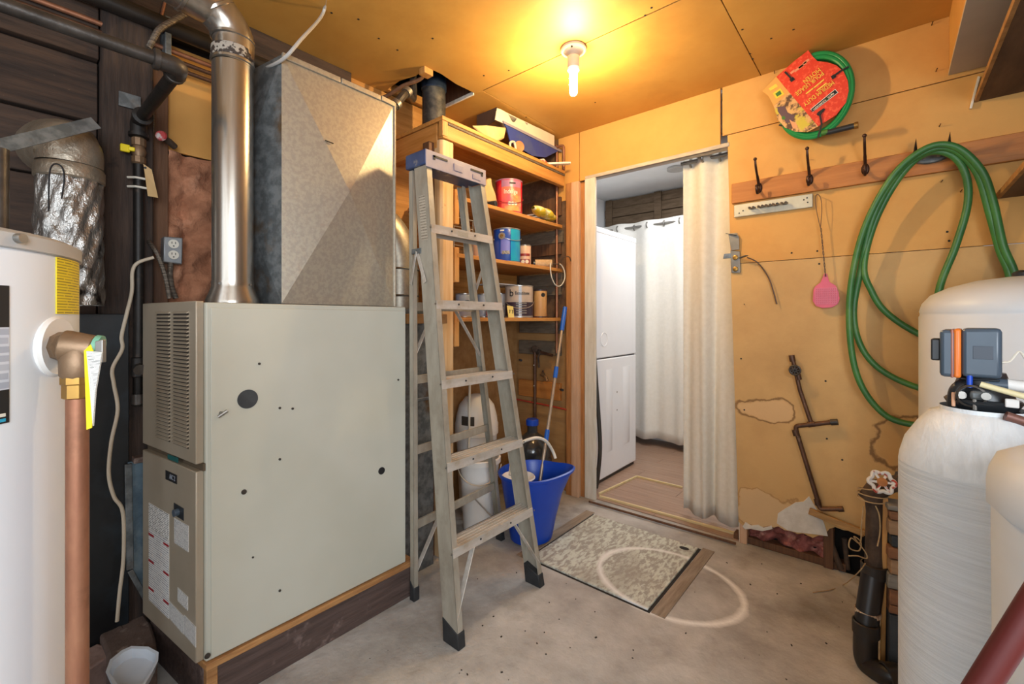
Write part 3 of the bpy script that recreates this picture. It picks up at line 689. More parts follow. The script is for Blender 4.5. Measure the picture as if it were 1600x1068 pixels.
# ------------------------------------------------------------------ ducts behind and beside the furnace
rd = thing('return_duct', 'dusty galvanised return duct standing at the right end of the furnace', 'duct', (-1.86, 1.31, 0))
box(-2.10, -1.685, 1.235, 1.40, 0.0, 1.235, 'drop', 'galv_old', rd, bev=.004)
box(-2.10, -1.680, 1.23, 1.405, .80, .815, 'seam', 'galv_old', rd); box(-2.10, -1.679, 1.228, 1.25, 0, 1.235, 'seam', 'galv_old', rd)
MB().tube(crv([(-1.86,1.325,1.235),(-1.86,1.325,1.40),(-1.865,1.315,1.52),(-1.89,1.27,1.62),(-1.93,1.20,1.68)], 5), .095, 24).build('elbow', 'galv_warm', rd)
for z in (1.30, 1.43): MB().lathe([(.0945,z-.006),(.099,z),(.0945,z+.006)], (-1.86,1.325,0), 24).build('seam', 'galv_old', rd)
rb = thing('filter_box', 'blue-grey sheet metal filter box against the left side of the furnace', 'duct', (-2.06, .40, .36))
q = [onX(u, v, -2.03) for u, v in [(200,722),(236,716),(236,950),(203,890)]]
ys = [p.y for p in q]; 
ext = (-.09, .0, 0)
MB().prism(q, (-.075, 0, 0)).build('shell', 'galv_blue', rb, bev=.003)
b = MB(); b.bar(q[0]+V((.004,0,-.004)), q[3]+V((.004,0,.004)), .02, .01, (1,0,0)); b.bar(q[3]+V((.004,0,0)), q[2]+V((.004,0,0)), .016, .01, (1,0,0)); b.build('flange', 'galv_old', rb, bev=.002)
MB().bar(q[0]+V((.0,.012,.006)), q[1]+V((0,0,.006)), .05, .02).build('dusty_lid', 'brick_brown', rb, bev=.003)
# ------------------------------------------------------------------ second flue through the ceiling hole
f2_ = thing('stove_pipe', 'dull black metal flue pipe passing up through the ceiling hole', 'pipe', (-1.9, 1.58, 2.2))
a = V((-1.90, 1.58, 0))
MB().lathe([(.063,2.21),(.063,2.50),(.0655,2.50),(.0655,2.51),(.063,2.51),(.063,2.74)], a, 28).build('pipe', 'flue_black', f2_)
MB().lathe([(.064,2.43),(.068,2.435),(.068,2.50),(.064,2.51)], a, 28).build('collar', mat('blue_steel', '3A4A66', '24303F', rough=.35, metal=.6, s=12), f2_)
tube(crv([(-2.12,1.30,2.33),(-2.02,1.36,2.36),(-1.93,1.40,2.40),(-1.85,1.46,2.44),(-1.83,1.50,2.55)], 6), .010, 'cable', 'brown_stud', tag(thing('loose_cable', 'brown cable drooping out of the torn ceiling hole', 'cable', (-1.95,1.4,2.33)), 'brown cable drooping out of the torn ceiling hole', 'cable'), n=8)
t = thing('conduit_fitting', 'small dark bent pipe fitting between plenum top and ceiling hole', 'pipe', (-1.80, 1.17, 2.22))
c0 = onX(617, 165, -1.75); c1 = onX(634, 146, -1.75)
tube(crv([c0+V((0,-.03,-.03)), c0, c1, V((-1.90,1.44,2.34)), V((-1.92,1.455,2.47))], 5), .019, 'elbow', 'grey_iron', t)
MB().tube([c1, c1+(c1-c0)*.25], .024, 12).build('collar', 'nickel', t); MB().tube([c0, c0+(c1-c0)*.25], .024, 12).build('collar', 'nickel', t)
# ------------------------------------------------------------------ pipes along the left wall
for x, z, r_, m, lab in [(-2.03, 2.265, .030, 'black_abs', 'thick black plastic drain pipe running high along the left wall'),
                      (-2.06, 2.195, .009, 'copper', 'upper thin copper tube running along the left wall below the black pipe'),
                      (-2.06, 2.165, .008, 'old_copper', 'middle thin copper tube running along the left wall below the black pipe'),
                      (-2.06, 2.135, .008, 'old_copper', 'lowest thin copper tube running along the left wall below the black pipe')]:
    o = tube([(x, -1.2, z), (x, .2, z+.003), (x, .7, z-.003), (x, 1.19, z)], r_, 'pipe' if r_ > .02 else 'copper_tube', m, n=12); tag(o, lab, 'pipe')
    MATS  # pipes are fixed with straps below
for y in (.42, 1.1):
    o = box(-2.10, -2.02, y, y+.02, 2.125, 2.30, 'pipe_strap', 'galv_old', wl)
gy = .345; gx = -2.02; gz = 1.885
k = (290-CX)/FOC
gp = thing('gas_pipe', 'black iron gas pipe with elbows dropping down behind the furnace', 'pipe', (gx, gy, .75))
e = onY(300, 103, gy); e.z = gz; exx = -1.50
e = V((exx, gy, gz))
tube([(exx, -1.2, gz), (exx, gy-.03, gz)], .017, 'run', 'grey_iron', gp, n=16)
tube(fil([(exx, gy-.05, gz), (exx, gy, gz), (exx-.05, gy, gz)], .04), .0235, 'elbow', 'grey_iron', gp, n=16)
for a, d in ((V((exx, gy-.052, gz)), (0,1,0)), (V((exx-.052, gy, gz)), (1,0,0))):
    MB().lathe([(.018,-.008),(.027,-.006),(.027,.006),(.018,.008)], a, 16, frame_z(d)).build('collar', 'grey_iron', gp)
tube([(exx-.04, gy, gz), (gx+.03, gy, gz)], .018, 'cross_run', 'black_iron', gp, n=16)
tube(fil([(gx+.06, gy, gz), (gx, gy, gz), (gx, gy, gz-.05)], .03), .024, 'elbow', 'black_iron', gp, n=16)
for a, d in ((V((gx+.06, gy, gz)), (1,0,0)), (V((gx, gy, gz-.05)), (0,0,1))):
    MB().lathe([(.018,-.008),(.029,-.006),(.029,.006),(.018,.008)], a, 16, frame_z(d)).build('collar', 'black_iron', gp)
gzt = onX(216, 573, gx).z
tube([(gx, gy, gz-.04), (gx, gy, gzt-.10)], .0155, 'drop', 'black_iron', gp, n=14)
vz = onX(221, 238, gx).z
MB().lathe([(.016,-.045),(.021,-.04),(.021,-.02),(.017,-.018),(.022,0),(.017,.018),(.021,.02),(.021,.045),(.016,.05)], (gx,gy,vz), 10).build('gas_valve', 'bronze_valve', gp)
b = MB(); b.bar((gx+.015,gy-.012,vz-.0), (gx+.01,gy-.03,vz), .012, .014); b.cbox((gx+.008,gy-.038,vz), (.012,.026,.026)); b.build('valve_handle', 'yellow_plastic', gp, bev=.003)
MB().lathe([(.016,-.035),(.021,-.032),(.021,.032),(.016,.035)], (gx,gy,gzt), 14).build('tee', 'black_iron', gp)
tube([(gx, gy, gzt), (gx+.035, gy-.002, gzt-.008)], .019, 'stub', 'grey_iron', gp)
MB().lathe([(.0155,.02),(.0155,-.085),(.02,-.085),(.02,-.12),(.012,-.128),(0,-.128)][::-1], (gx,gy,gzt-.01), 14).build('drip_cap', 'grey_iron', gp)
q = [onX(u, v, gx+.03) for u, v in [(224,256),(237,265),(247,309),(231,306)]]
tg = decal(q, 'paper_tag', 'manila', gp, .0012)
c = onX(227, 262, gx+.032); disc(c, (1,-.4,0), .004, .001, 'eyelet', 'ink', tg, n=8)
for v in (280, 294):
    a = onX(218, v, gx); tube([(gx+.0,gy-.03,a.z), (gx+.02,gy-.012,a.z), (gx+.02,gy+.02,a.z)], .004, 'zip_tie', 'ivory', gp, n=6)
# armoured cables, outlet, stop valve, cord
def X2(pts, x): return [onX(u, v, x) for u, v in pts]
o = tube(crv(X2([(232,70),(231,95),(233,140),(238,180),(236,235),(237,300),(233,355),(229,370)], -2.075) + X2([(245,395),(258,430),(265,466)], -1.99), 6), .0075, 'armoured_cable', 'bx_cable', n=10); tag(o, 'ribbed armoured cable running down the brown stud to the furnace top', 'cable')
o = tube(crv(X2([(305,14),(275,30),(250,45),(240,60),(232,75)], -1.97), 6), .010, 'armoured_cable', 'bx_cable', n=10); tag(o, 'short ribbed armoured cable curving beside the flue elbow', 'cable')
o = tube(crv(X2([(258,2),(248,40),(236,70),(230,95),(238,140),(240,180)], -2.09), 6), .005, 'copper_wire', 'copper', n=8); tag(o, 'bare copper ground wire hanging beside the brown stud', 'wire')
ob = thing('outlet_box', 'grey steel duplex outlet box mounted in front of the pink insulation', 'outlet', onX(270, 412, -2.07))
q = X2([(256,369),(286,371),(285,413),(255,409)], -2.055)
MB().prism(q, (-.055,0,0)).build('box', 'outlet_steel', ob, bev=.004)
for v in (381, 398):
    c = onX(271, v, -2.054); d = disc(c, (1,0,0), .0165, .004, 'receptacle', 'ivory', ob, n=20)
    for du in (-.0055, .0055): MB().cbox(c+V((.0042,du,.004)), (.0012,.0022,.008)).build('slot', 'ink', d, smooth=0)
    disc(c+V((.004,0,-.008)), (1,0,0), .0025, .0008, 'slot', 'ink', d, n=8)
tube(crv(X2([(267,410),(266,430),(269,450),(275,466)], -2.06), 5), .009, 'conduit', 'bx_cable', ob)
vl = thing('stop_valve', 'small stop valve with a red round handle on the brown stud', 'valve', onX(262, 222, -2.06))
c = onX(252, 212, -2.02); MB().lathe([(0,-.006),(.016,-.006),(.019,0),(.016,.006),(0,.006)], c, 14, frame_z((.75,-.6,0))).build('handle', 'red_handle', vl)
tube([c, c+V((-.03,.03,-.005)), c+V((-.05,.05,-.012))], [.008,.012,.012], 'body', 'rust_iron', vl)
o = tube(crv(X2([(240,402),(216,410),(207,424),(206,455),(198,490),(190,525),(191,545),(176,575),(178,600),(184,640),(174,690),(170,740),(178,775),(192,800),(193,870),(187,925),(183,970)], -1.985), 6), .0055, 'power_cord', 'cord_white', n=10)
tag(o, 'off-white electrical cord hanging in a wavy line left of the furnace', 'cord')
# ------------------------------------------------------------------ black sheet, foil duct, strap
bs = box(-2.048, -2.038, -.35, .322, 0, 1.205, 'metal_sheet', 'black_sheet', bev=.002); tag(bs, 'black sheet metal panel standing on the floor behind the furnace', 'panel')
fd = thing('foil_duct', 'crinkled silver foil-wrapped round duct with elbow behind the water heater', 'duct', (-1.93, .17, 1.22))
fc = V((-1.925, .165, 0)); fr = .075
def foil(u, v):
    a = u*2*math.pi; z = 1.23 + v*.40; r_ = fr + .005*math.sin(7*a+z*22) * (.5+.5*math.sin(z*31)) + .003*math.sin(13*a-z*60)
    return V((fc.x + r_*math.cos(a), fc.y + r_*math.sin(a), z))
MB().grid(foil, 64, 36).build('wrap', 'foil', fd, smooth=60)
MB().tube(crv([(fc.x,fc.y,1.66),(fc.x,fc.y,1.70),(fc.x-.015,fc.y-.008,1.715),(fc.x-.06,fc.y-.02,1.725),(fc.x-.13,fc.y-.03,1.73)], 5), [.077]*8+[.083]*8+[.085]*5, 28).build('elbow', 'foil_tape', fd)
MB().lathe([(.076,1.61),(.081,1.615),(.081,1.645),(.077,1.655)], fc, 28).build('tape_band', 'foil_tape', fd)
o = MB().tube(crv([onX(70, 260+0, -1.82), onX(74, 300, -1.82), onX(76, 345, -1.82)],4), .004, 6)
lp = X2([(76,330),(77,275),(82,258),(92,257),(99,266),(100,285),(96,310)], -1.835)
st_ = thing('wire_loop', 'black wire loop hanging over the foil-wrapped duct', 'wire', lp[2]); tube(crv(lp, 5), .0022, 'wire', 'ink', st_, n=6)
o = MB().bar(onX(-40, 238, -1.72), onX(150, 192, -1.80), .035, .003, (1,0,.2)).build('metal_strap', 'galv_old', None, bev=.0); tag(o, 'flat grey metal hanger strap crossing above the foil duct', 'strap')
o = tube([onX(-3, 232, -1.70), V((onX(-3,232,-1.70).x, onX(-3,232,-1.70).y, 0))], .02, 'vent_pipe', 'grey_iron', n=14); tag(o, 'grey vertical pipe at the left edge behind the water heater', 'pipe')
MB().cbox(onX(203, 158, -2.04), (.006, .06, .05)).build('nail_plate', 'galv_old', wl, bev=.001)
# ------------------------------------------------------------------ water heater
wh = V((-.988, -.156, 0)); wr_ = .25
ht = thing('water_heater', 'white cylindrical water heater with brass relief valve at the left edge', 'water heater', wh)
MB().lathe([(0,.04),(wr_-.004,.04),(wr_,.05),(wr_,1.272),(wr_-.003,1.276)], wh, 64).build('tank', 'white_enamel', ht)
MB().lathe([(wr_-.003,1.274),(wr_+.003,1.276),(wr_+.003,1.293),(wr_-.008,1.299),(0,1.305)], wh, 64).build('top_cap', 'grey_enamel', ht)
MB().lathe([(0,0),(wr_-.03,0),(wr_-.03,.04),(0,.04)], wh, 48).build('base', 'black_plastic', ht)
def cylpx(u, v):                                             # pixel -> angle, height on the heater
    a = ray(u, v); dx = V((a.x, a.y)); o2 = V((-wh.x, -wh.y)); A_ = dx.dot(dx); B2 = dx.dot(o2); C2 = o2.dot(o2) - wr_**2
    disc_ = max(B2*B2 - A_*C2, 0); t_ = (-B2 - math.sqrt(disc_))/A_; p = O + a*t_; return math.atan2(p.y-wh.y, p.x-wh.x), p.z
a0, z0 = cylpx(87, 490); a1, z1 = cylpx(122, 408)
cpatch(wh, wr_, a0, a1, z0, cylpx(87, 401)[1], 'warning_label', 'print_yellow', ht)
a0 = cylpx(-60, 500)[0]; a1 = cylpx(13, 500)[0]
for v0, v1, mm in ((446, 511, 'ink'), (511, 608, 'print_grid'), (608, 660, 'ink')):
    cpatch(wh, wr_, a0, a1, cylpx(10, v1)[1], cylpx(10, v0)[1], 'rating_label', mm, ht)
for v0, mm in ((645, 'ivory'), (653, 'can_teal')): cpatch(wh, wr_+.001, a0, cylpx(6, 500)[0], cylpx(6, v0+5)[1], cylpx(6, v0)[1], 'label_stripe', mm, ht)
a, z = cylpx(23, 372); p = wh + V((math.cos(a)*wr_, math.sin(a)*wr_, z)); disc(p, (math.cos(a),math.sin(a),0), .006, .01, 'screw', 'nickel', ht, n=12)
a, z = cylpx(88, 541); n_ = V((math.cos(a), math.sin(a), 0)); p = wh + n_*wr_ + V((0,0,z))
MB().lathe([(0,.004),(.038,.004),(.041,.0),(.041,-.004),(0,-.004)], p - n_*.0, 28, frame_z(n_)).build('collar', 'white_plastic', ht)
tv = thing  # relief valve parts follow
p1 = atD(108, 541, (p.x*FX+p.y*FY) - .012); p2 = atD(150, 545, (p.x*FX+p.y*FY)+.0)
vd = p2 - p1
MB().tube([p, p1], .0195, 8).build('valve_nipple', 'bronze_valve', ht)
MB().tube([p1 - vd*.25, p1, p1+vd*.95], [.021,.021,.018], 16).build('relief_valve', 'bronze_valve', ht, bev=.002)
rv = COL.objects[-1]
MB().tube([p1+vd*.95, p1+vd*1.18], .019, 16).build('valve_cap', mat('cap_green', '6FA58C', rough=.5), rv)
cp = atD(121, 545, (p1.x*FX+p1.y*FY))
def zpx(v): return HC - (v-YH)/FOC*(cp.x*FX+cp.y*FY)
MB().lathe([(.0155,zpx(590)),(.018,zpx(585)),(.0185,zpx(560)),(.014,zpx(545))], cp*1 - V((0,0,cp.z)), 16).build('valve_outlet', 'bronze_valve', ht)
MB().tube([V((cp.x,cp.y,zpx(560))), V((cp.x,cp.y,.06))], .0118, 16).build('discharge_pipe', 'copper', ht)
MB().lathe([(.0135,zpx(586)),(.0135,zpx(562))], V((cp.x,cp.y,0)), 14).build('solder_sleeve', 'grey_iron', ht)
MB().lathe([(.012,zpx(622)),(.0155,zpx(620)),(.0155,zpx(600)),(.017,zpx(598)),(.017,zpx(588)),(.013,zpx(587))], V((cp.x,cp.y,0)), 8).build('union_nut', 'brass', ht)
dq = (p1.x*FX+p1.y*FY) - .02
lv = [atD(u, v, dq) for u, v in [(148,533),(160,530),(160,566),(148,566)]]; MB().prism(lv, V((FX,FY,0))*.006).build('lever', 'nickel', ht, bev=.001)
tagy = [atD(u, v, dq+.004) for u, v in [(131,548),(141,538),(150,560),(143,668),(135,671),(133,600)]]; MB().prism(tagy, V((FX,FY,0))*.001).build('valve_tag', 'print_yellow', ht)
b = decal([atD(u, v, dq-.001) for u, v in [(136,548),(160,550),(150,610),(146,665)]], 'valve_tag', 'print_tag', ht)
# ------------------------------------------------------------------ rubble by the furnace foot
def block(c, size, rot, name, m, lab, cat='brick', tilt=0, seed=1):
    random.seed(seed); b = MB(); b.cbox(c, size, Matrix.Rotation(rot,3,'Z') @ Matrix.Rotation(tilt,3,'X'))
    b.v = [v + V((random.uniform(-1,1), random.uniform(-1,1), random.uniform(-1,1)))*.005 for v in b.v]
    o = b.build(name, m, None, bev=.006, seg=2); return tag(o, lab, cat)
o = MB().prism([onZ(u, v, .12) for u, v in [(151,978),(170,967),(198,958),(222,952),(236,972),(243,995),(246,1020),(246,1068),(240,1120),(190,1120),(168,1022)]], (0,0,-.12)).build('hearth_slab', 'brick_brown', None, bev=.008)
tag(o, 'large dusty brown stone slab on the floor in front of the furnace', 'stone')
c = onZ(238, 965, .13)
block((-2.035, .285, .06), (.05,.05,.12), .4, 'brick', 'brick_brown', 'broken dark brick between stone slab and furnace corner', 'brick', .1, 4)
c = onZ(158, 1010, .10); block((c.x+.03, c.y-.03, .05), (.11,.09,.10), .35, 'brick', 'brick_pink', 'pinkish broken brick beside the copper pipe on the floor', 'brick', 0, 5)
# white plastic scoop lying on the slab
sp = thing('plastic_tray', 'empty white translucent plastic tray lying on the brown stone slab', 'tray', onZ(208, 1050, .125))
poly = [(165,1068),(172,1048),(190,1033),(205,1026),(232,1027),(248,1036),(247,1050),(238,1068),(225,1090),(180,1092)]
low = [onZ(u, v, .1225) for u, v in poly]; c = sum(low, V())/len(low)
b = MB(); n = len(low); top = [p + V((0,0,.035)) for p in low]; inn = [c+(p-c)*.88+V((0,0,.033)) for p in low]; inb = [c+(p-c)*.80+V((0,0,.008)) for p in low]
b.add([c+(p-c)*.85 for p in low]+top+inn+inb, [tuple(reversed(range(n)))] + [(i,(i+1)%n,n+(i+1)%n,n+i) for i in range(n)] + [(n+i,n+(i+1)%n,2*n+(i+1)%n,2*n+i) for i in range(n)] + [(2*n+i,2*n+(i+1)%n,3*n+(i+1)%n,3*n+i) for i in range(n)] + [tuple(range(3*n,4*n))])
b.build('shell', mat('milky', 'D3DAE2', 'C6CED8', rough=.35, s=5), sp)
# ------------------------------------------------------------------ aluminium stepladder
ld = thing('stepladder', 'worn aluminium stepladder with a blue top cap standing open in the middle', 'ladder', (-1.35, 1.36, 0))
def fl(z): return V((-1.175-.125*z, 1.09+.0194*z, z))
def fr_(z): return V((-1.175-.125*z, 1.606-.0817*z, z))
def rl(z): return V((-1.521+.013*z, 1.158-.014*z, z))
def rr(z): return V((-1.58+.045*z, 1.80-.203*z, z))
def channel(f, z0, z1, depth, flange, inward, name, back=-1):
    b = MB(); t = .003; D = V((back*depth, 0, 0)); I = V((0, inward*flange, 0)); T = V((0, inward*t, 0)); tx = V((back*t, 0, 0))
    a, c = f(z0), f(z1)
    def slab(o, d1, d2): b.hexa([a+o, a+o+d1, a+o+d1+d2, a+o+d2, c+o, c+o+d1, c+o+d1+d2, c+o+d2])
    slab(V((0,0,0)), D, T); slab(V((0,0,0)), I, tx); slab(D-tx, I, tx)
    return b.build(name, 'alu', ld, bev=.0012, smooth=0)
ZL = 1.80
r1 = channel(fl, .02, ZL, .078, .028, 1, 'rail'); r2 = channel(fr_, .02, ZL, .078, .028, -1, 'rail')
r3 = channel(rl, .02, ZL, .026, .022, 1, 'rear_rail'); r4 = channel(rr, .02, ZL, .036, .022, -1, 'rear_rail')
for f, dp, inw, fl2 in ((fl, .078, 1, .03), (fr_, .078, -1, .03), (rl, .024, 1, .024), (rr, .036, -1, .024)):
    b = MB(); a, c = f(0), f(.055); o = V((.003, -inw*.003, 0)); s_ = V((-dp-.006, 0, 0)); i_ = V((0, inw*(fl2+.006), 0)); sk = V((-.0, 0, .03))
    b.hexa([a+o, a+o+s_, a+o+s_+i_, a+o+i_, c+o, c+o+s_+sk, c+o+s_+i_+sk, c+o+i_]); b.build('rubber_foot', 'rubber', ld, bev=.003)
for k, zt_ in enumerate((.345, .65, .955, 1.26, 1.56)):
    a, c = fl(zt_), fr_(zt_); a = a + V((.0015, .004, 0)); c = c + V((.0015, -.004, 0)); b = MB(); dp = .080
    b.hexa([a+V((-dp,0,-.003)), c+V((-dp,0,-.003)), c+V((0,0,-.003)), a+V((0,0,-.003)), a+V((-dp,0,0)), c+V((-dp,0,0)), c, a])
    b.hexa([a+V((0,0,-.034)), c+V((0,0,-.034)), c+V((.003,0,-.034)), a+V((.003,0,-.034)), a, c, c+V((.003,0,0)), a+V((.003,0,0))])
    b.hexa([a+V((-dp,0,-.034)), c+V((-dp,0,-.034)), c+V((-dp+.003,0,-.034)), a+V((-dp+.003,0,-.034)), a+V((-dp,0,0)), c+V((-dp,0,0)), c+V((-dp+.003,0,0)), a+V((-dp+.003,0,0))])
    for q in range(4):                                        # ribbed tread
        x = -.012-.017*q; b.hexa([a+V((x-.005,0,0)), c+V((x-.005,0,0)), c+V((x,0,0)), a+V((x,0,0)), a+V((x-.005,0,.0016)), c+V((x-.005,0,.0016)), c+V((x,0,.0016)), a+V((x,0,.0016))])
    st = b.build('step', 'alu_step', ld, smooth=0)
    for t_ in (-.02, .3, .68, 1.02):
        p = a.lerp(c, t_) + V((.003, 0, -.014)); disc(p, (1,0,0), .004, .002, 'rivet', 'nickel' if t_ in (-.02, 1.02) else 'rubber', st, n=8)
for z, dy in ((.31, 0), (.63, 0), (.93, 0), (1.24, 0)):      # rear spreader bars
    MB().bar(rl(z)+V((-.02,.002,0)), rr(z)+V((-.02,-.002,0)), .012, .036).build('rear_bar', 'alu', ld, bev=.001)
def flat(a, c, w_=.022, t=.003, up=(1,0,0)): MB().bar(a, c, t, w_, up).build('brace', 'alu_step', ld, bev=.001)
flat(fl(.10)+V((-.01,.004,0)), fl(.315)+V((-.01,.115,0))); flat(fr_(.10)+V((-.01,-.004,0)), fr_(.315)+V((-.01,-.125,0)))
flat(rl(.08)+V((-.02,.004,0)), rl(.30)+V((-.02,.15,0))); flat(rr(.08)+V((-.02,-.004,0)), rr(.30)+V((-.02,-.17,0)))
flat(rl(1.0)+V((-.02,.004,0)), rl(1.23)+V((-.02,.13,0))); flat(rr(1.0)+V((-.02,-.004,0)), rr(1.23)+V((-.02,-.14,0)))
for f, g, o in ((fl, rl, -.004), (fr_, rr, .004)):           # folding spreaders
    a = f(1.33)+V((-.05,o,0)); c = g(1.33)+V((-.01,o,0)); m_ = a.lerp(c, .5)+V((0,o,.13))
    MB().bar(a, m_, .003, .020, (0,0,1)).build('spreader', 'alu_step', ld, bev=.001); MB().bar(c, m_+V((0,o,0)), .003, .020, (0,0,1)).build('spreader', 'alu_step', ld, bev=.001)
    MB().cbox(m_, (.06,.008,.022)).build('spreader_lock', 'galv_old', ld, bev=.002)
# moulded top cap
zc0, zc1 = 1.79, 1.862
a = V((-1.395, 1.117, 0)); c = V((-1.395, 1.462, 0)); dp = .132
b = MB(); b.hexa([V((p.x+ox, p.y, z)) for z, e in ((zc0+.012,0),(zc1,0)) for p, ox in ((a,-dp),(c,-dp),(c,0),(a,0))]); cap = b.build('top_cap', 'ladder_blue', ld, bev=.006)
b = MB(); b.hexa([V((-1.396,1.118,zc0)), V((-1.396,1.461,zc0)), V((-1.3925,1.461,zc0)), V((-1.3925,1.118,zc0)), V((-1.399,1.118,zc1-.002)), V((-1.399,1.461,zc1-.002)), V((-1.3945,1.461,zc1-.002)), V((-1.3945,1.118,zc1-.002))]); ff = b.build('cap_front', 'ladder_lilac', cap, bev=.002)
for y0, sgn in ((1.155, 1), (1.44, -1)):
    b = MB(); b.box(-1.3945,-1.3915, min(y0, y0+sgn*.075), max(y0, y0+sgn*.075), 1.836, 1.844); b.box(-1.3945,-1.3915, min(y0, y0+sgn*.01), max(y0, y0+sgn*.01), 1.826, 1.844); b.build('slot', 'ink', cap, smooth=0)
MB().cbox((-1.392,1.29,1.825), (.003,.05,.03)).build('embossed_badge', 'ladder_lilac', cap, bev=.0014)
MB().cbox((-1.392,1.40,1.812), (.002,.05,.02)).build('embossed_badge', 'ladder_lilac', cap, bev=.0014)
for z, dw in ((1.62, .0),):                                   # worn instruction sticker on the left rail
    p = [fl(1.68)+V((-.02,-.0008,0)), fl(1.68)+V((-.058,-.0008,0)), fl(1.50)+V((-.058,-.0008,0)), fl(1.50)+V((-.02,-.0008,0))]
    decal(p, 'rail_sticker', 'print_worn', r1, .0006)
q = fl(1.56).lerp(fr_(1.56), .48)+V((.0045,0,-.018)); decal([q+V((0,-.03,.010)), q+V((0,.03,.010)), q+V((0,.03,-.010)), q+V((0,-.03,-.010))], 'step_label', 'print_worn', ld, .0006)
# ------------------------------------------------------------------ built-in storage shelf
SX, SB, Y0, Y1 = -1.69, -2.11, 1.452, 2.545
sh = thing('storage_shelf', 'built-in pine storage shelf on a thick pale corner post beside the doorway', 'shelf', (-1.9, 2.0, 0))
b = MB(); rp = .046; cx_, cy_ = -1.735, 1.497
oct_ = [(cx_+dx*rp, cy_+dy*rp) for dx, dy in ((-1,-.7),(-.7,-1),(.7,-1),(1,-.7),(1,.7),(.7,1),(-.7,1),(-1,.7))]
b.prism([(x, y, 0) for x, y in oct_], (0,0,2.08)); b.build('corner_post', 'pale_post', sh, bev=.004)
box(-1.79, -1.74, 1.415, 1.452, 0, 2.07, 'side_stud', 'brown_stud', sh)
xa, xb, xc = [onY(u_, 400, 2.53).x for u_ in (884, 892.5, 903.5)]
box(xb, xc, 2.53, 2.563, 0, 2.10, 'right_post', 'stud_pale', sh); box(xa, xb-.001, 2.531, 2.563, 0, 2.10, 'right_post', 'stud_orange', sh)
ztop = 2.185
MB().box(SB, SX+.02, Y0-.01, 2.522, ztop-.02, ztop).build('top_board', 'pine_y', sh, bev=.002)
box(SX-.022, SX+.012, Y0, 2.528, 2.082, ztop-.022, 'front_beam', 'pine_y', sh)
box(SB, SX-.03, Y0-.004, Y0+.036, 2.04, ztop-.022, 'side_beam', 'pine', sh)
box(SX-.012, SX+.016, Y0-.006, Y0+.03, 2.09, ztop, 'end_block', 'pine_v', sh)
box(SX-.002, SX+.018, Y0+.03, 2.528, ztop-.034, ztop-.021, 'ledge_strip', 'grey_ply', sh)
for z, m in ((1.822, 'pine_y'), (1.525, 'pine_y'), (1.194, 'pine_y')):
    box(SB, SX, 1.56, 2.522, z-.022, z, 'shelf_board', m, sh)
    box(SB+.02, SX-.02, 2.546, 2.572, z-.11, z-.024, 'cleat', 'grey_ply', sh)
    box(SX-.04, SX-.002, 1.545, 1.575, z-.15, z+.03, 'cleat', 'pine_v', sh)
for z0, z1 in ((1.90, 2.03), (1.63, 1.75), (1.35, 1.47), (.93, 1.03)):
    box(-2.10, -1.73, 2.553, 2.576, z0, z1, 'back_board', 'grey_ply' if z0 < 1.5 else 'brown_stud', sh)
box(-2.10, -1.73, 2.55, 2.576, .62, .74, 'back_board', 'hook_board', sh)
box(-1.672, -1.648, 1.215, 1.455, 1.165, 1.21, 'rail', 'ply', sh)
q = onX(836, 600, -2.1)
# ------------------------------------------------------------------ things on the shelf
def can(name, lab, u, x, zbase, r, h, body, lid='can_tin', handle=None, cat='can', group=None, ring=True):
    p = onX(u, 400, x); c = V((p.x, p.y, zbase + .001))
    t = thing(name, lab, cat, c, group)
    MB().lathe([(0,0),(r-.002,0),(r,.003),(r,h-.006),(r-.001,h-.004)], c, 36).build('body', body, t)
    b = MB(); b.lathe([(r-.001,h-.008),(r+.002,h-.006),(r+.002,h-.001),(r-.004,h),(r-.008,h-.006),(r-.02,h-.007),(0,h-.007)], c, 36)
    b.lathe([(r-.002,0),(r+.0015,.001),(r+.0015,.006),(r-.0005,.008)], c, 36); b.build('rim', lid, t)
    return t, c, face_ang(c.x, c.y)
# red can
t, c, a = can('paint_can', 'red and orange paint can on the upper shelf', 795, -1.79, 1.822, .083, .205, 'can_red', 'can_mauve', group='paint cans on the shelf')
cpatch(c, .083, a-.55, a+1.05, .0+c.z+.012, c.z+.155, 'label', 'can_orange', t)
cpatch(c, .0832, a-.55, a+1.05, c.z+.155, c.z+.195, 'label_band', 'can_mauve', t); cpatch(c, .084, a+.05, a+.5, c.z+.172, c.z+.182, 'lid_slot', 'ink', t)
text_cyl('Indulge', .040, c, .0845, a+.15, .125, 'ivory', t, squeeze=.75)
for k in (.05, .28, .51): MB().tube([c+V((math.cos(a+k)*.084, math.sin(a+k)*.084, .055)), c+V((math.cos(a+k)*.0858, math.sin(a+k)*.0858, .055))], .010, 14).build('badge', 'ivory', t)
def bail(t, c, r, za, a0, a1, sag, m='can_tin', rad=.002):
    tube(crv([c + V((math.cos(a0+(a1-a0)*k/8)*(r+.006), math.sin(a0+(a1-a0)*k/8)*(r+.006), za - sag*math.sin(math.pi*k/8))) for k in range(9)], 3), rad, 'handle', m, t, n=6)
bail(t, c, .083, .10, a-1.3, a+1.6, .045, 'can_maroon')
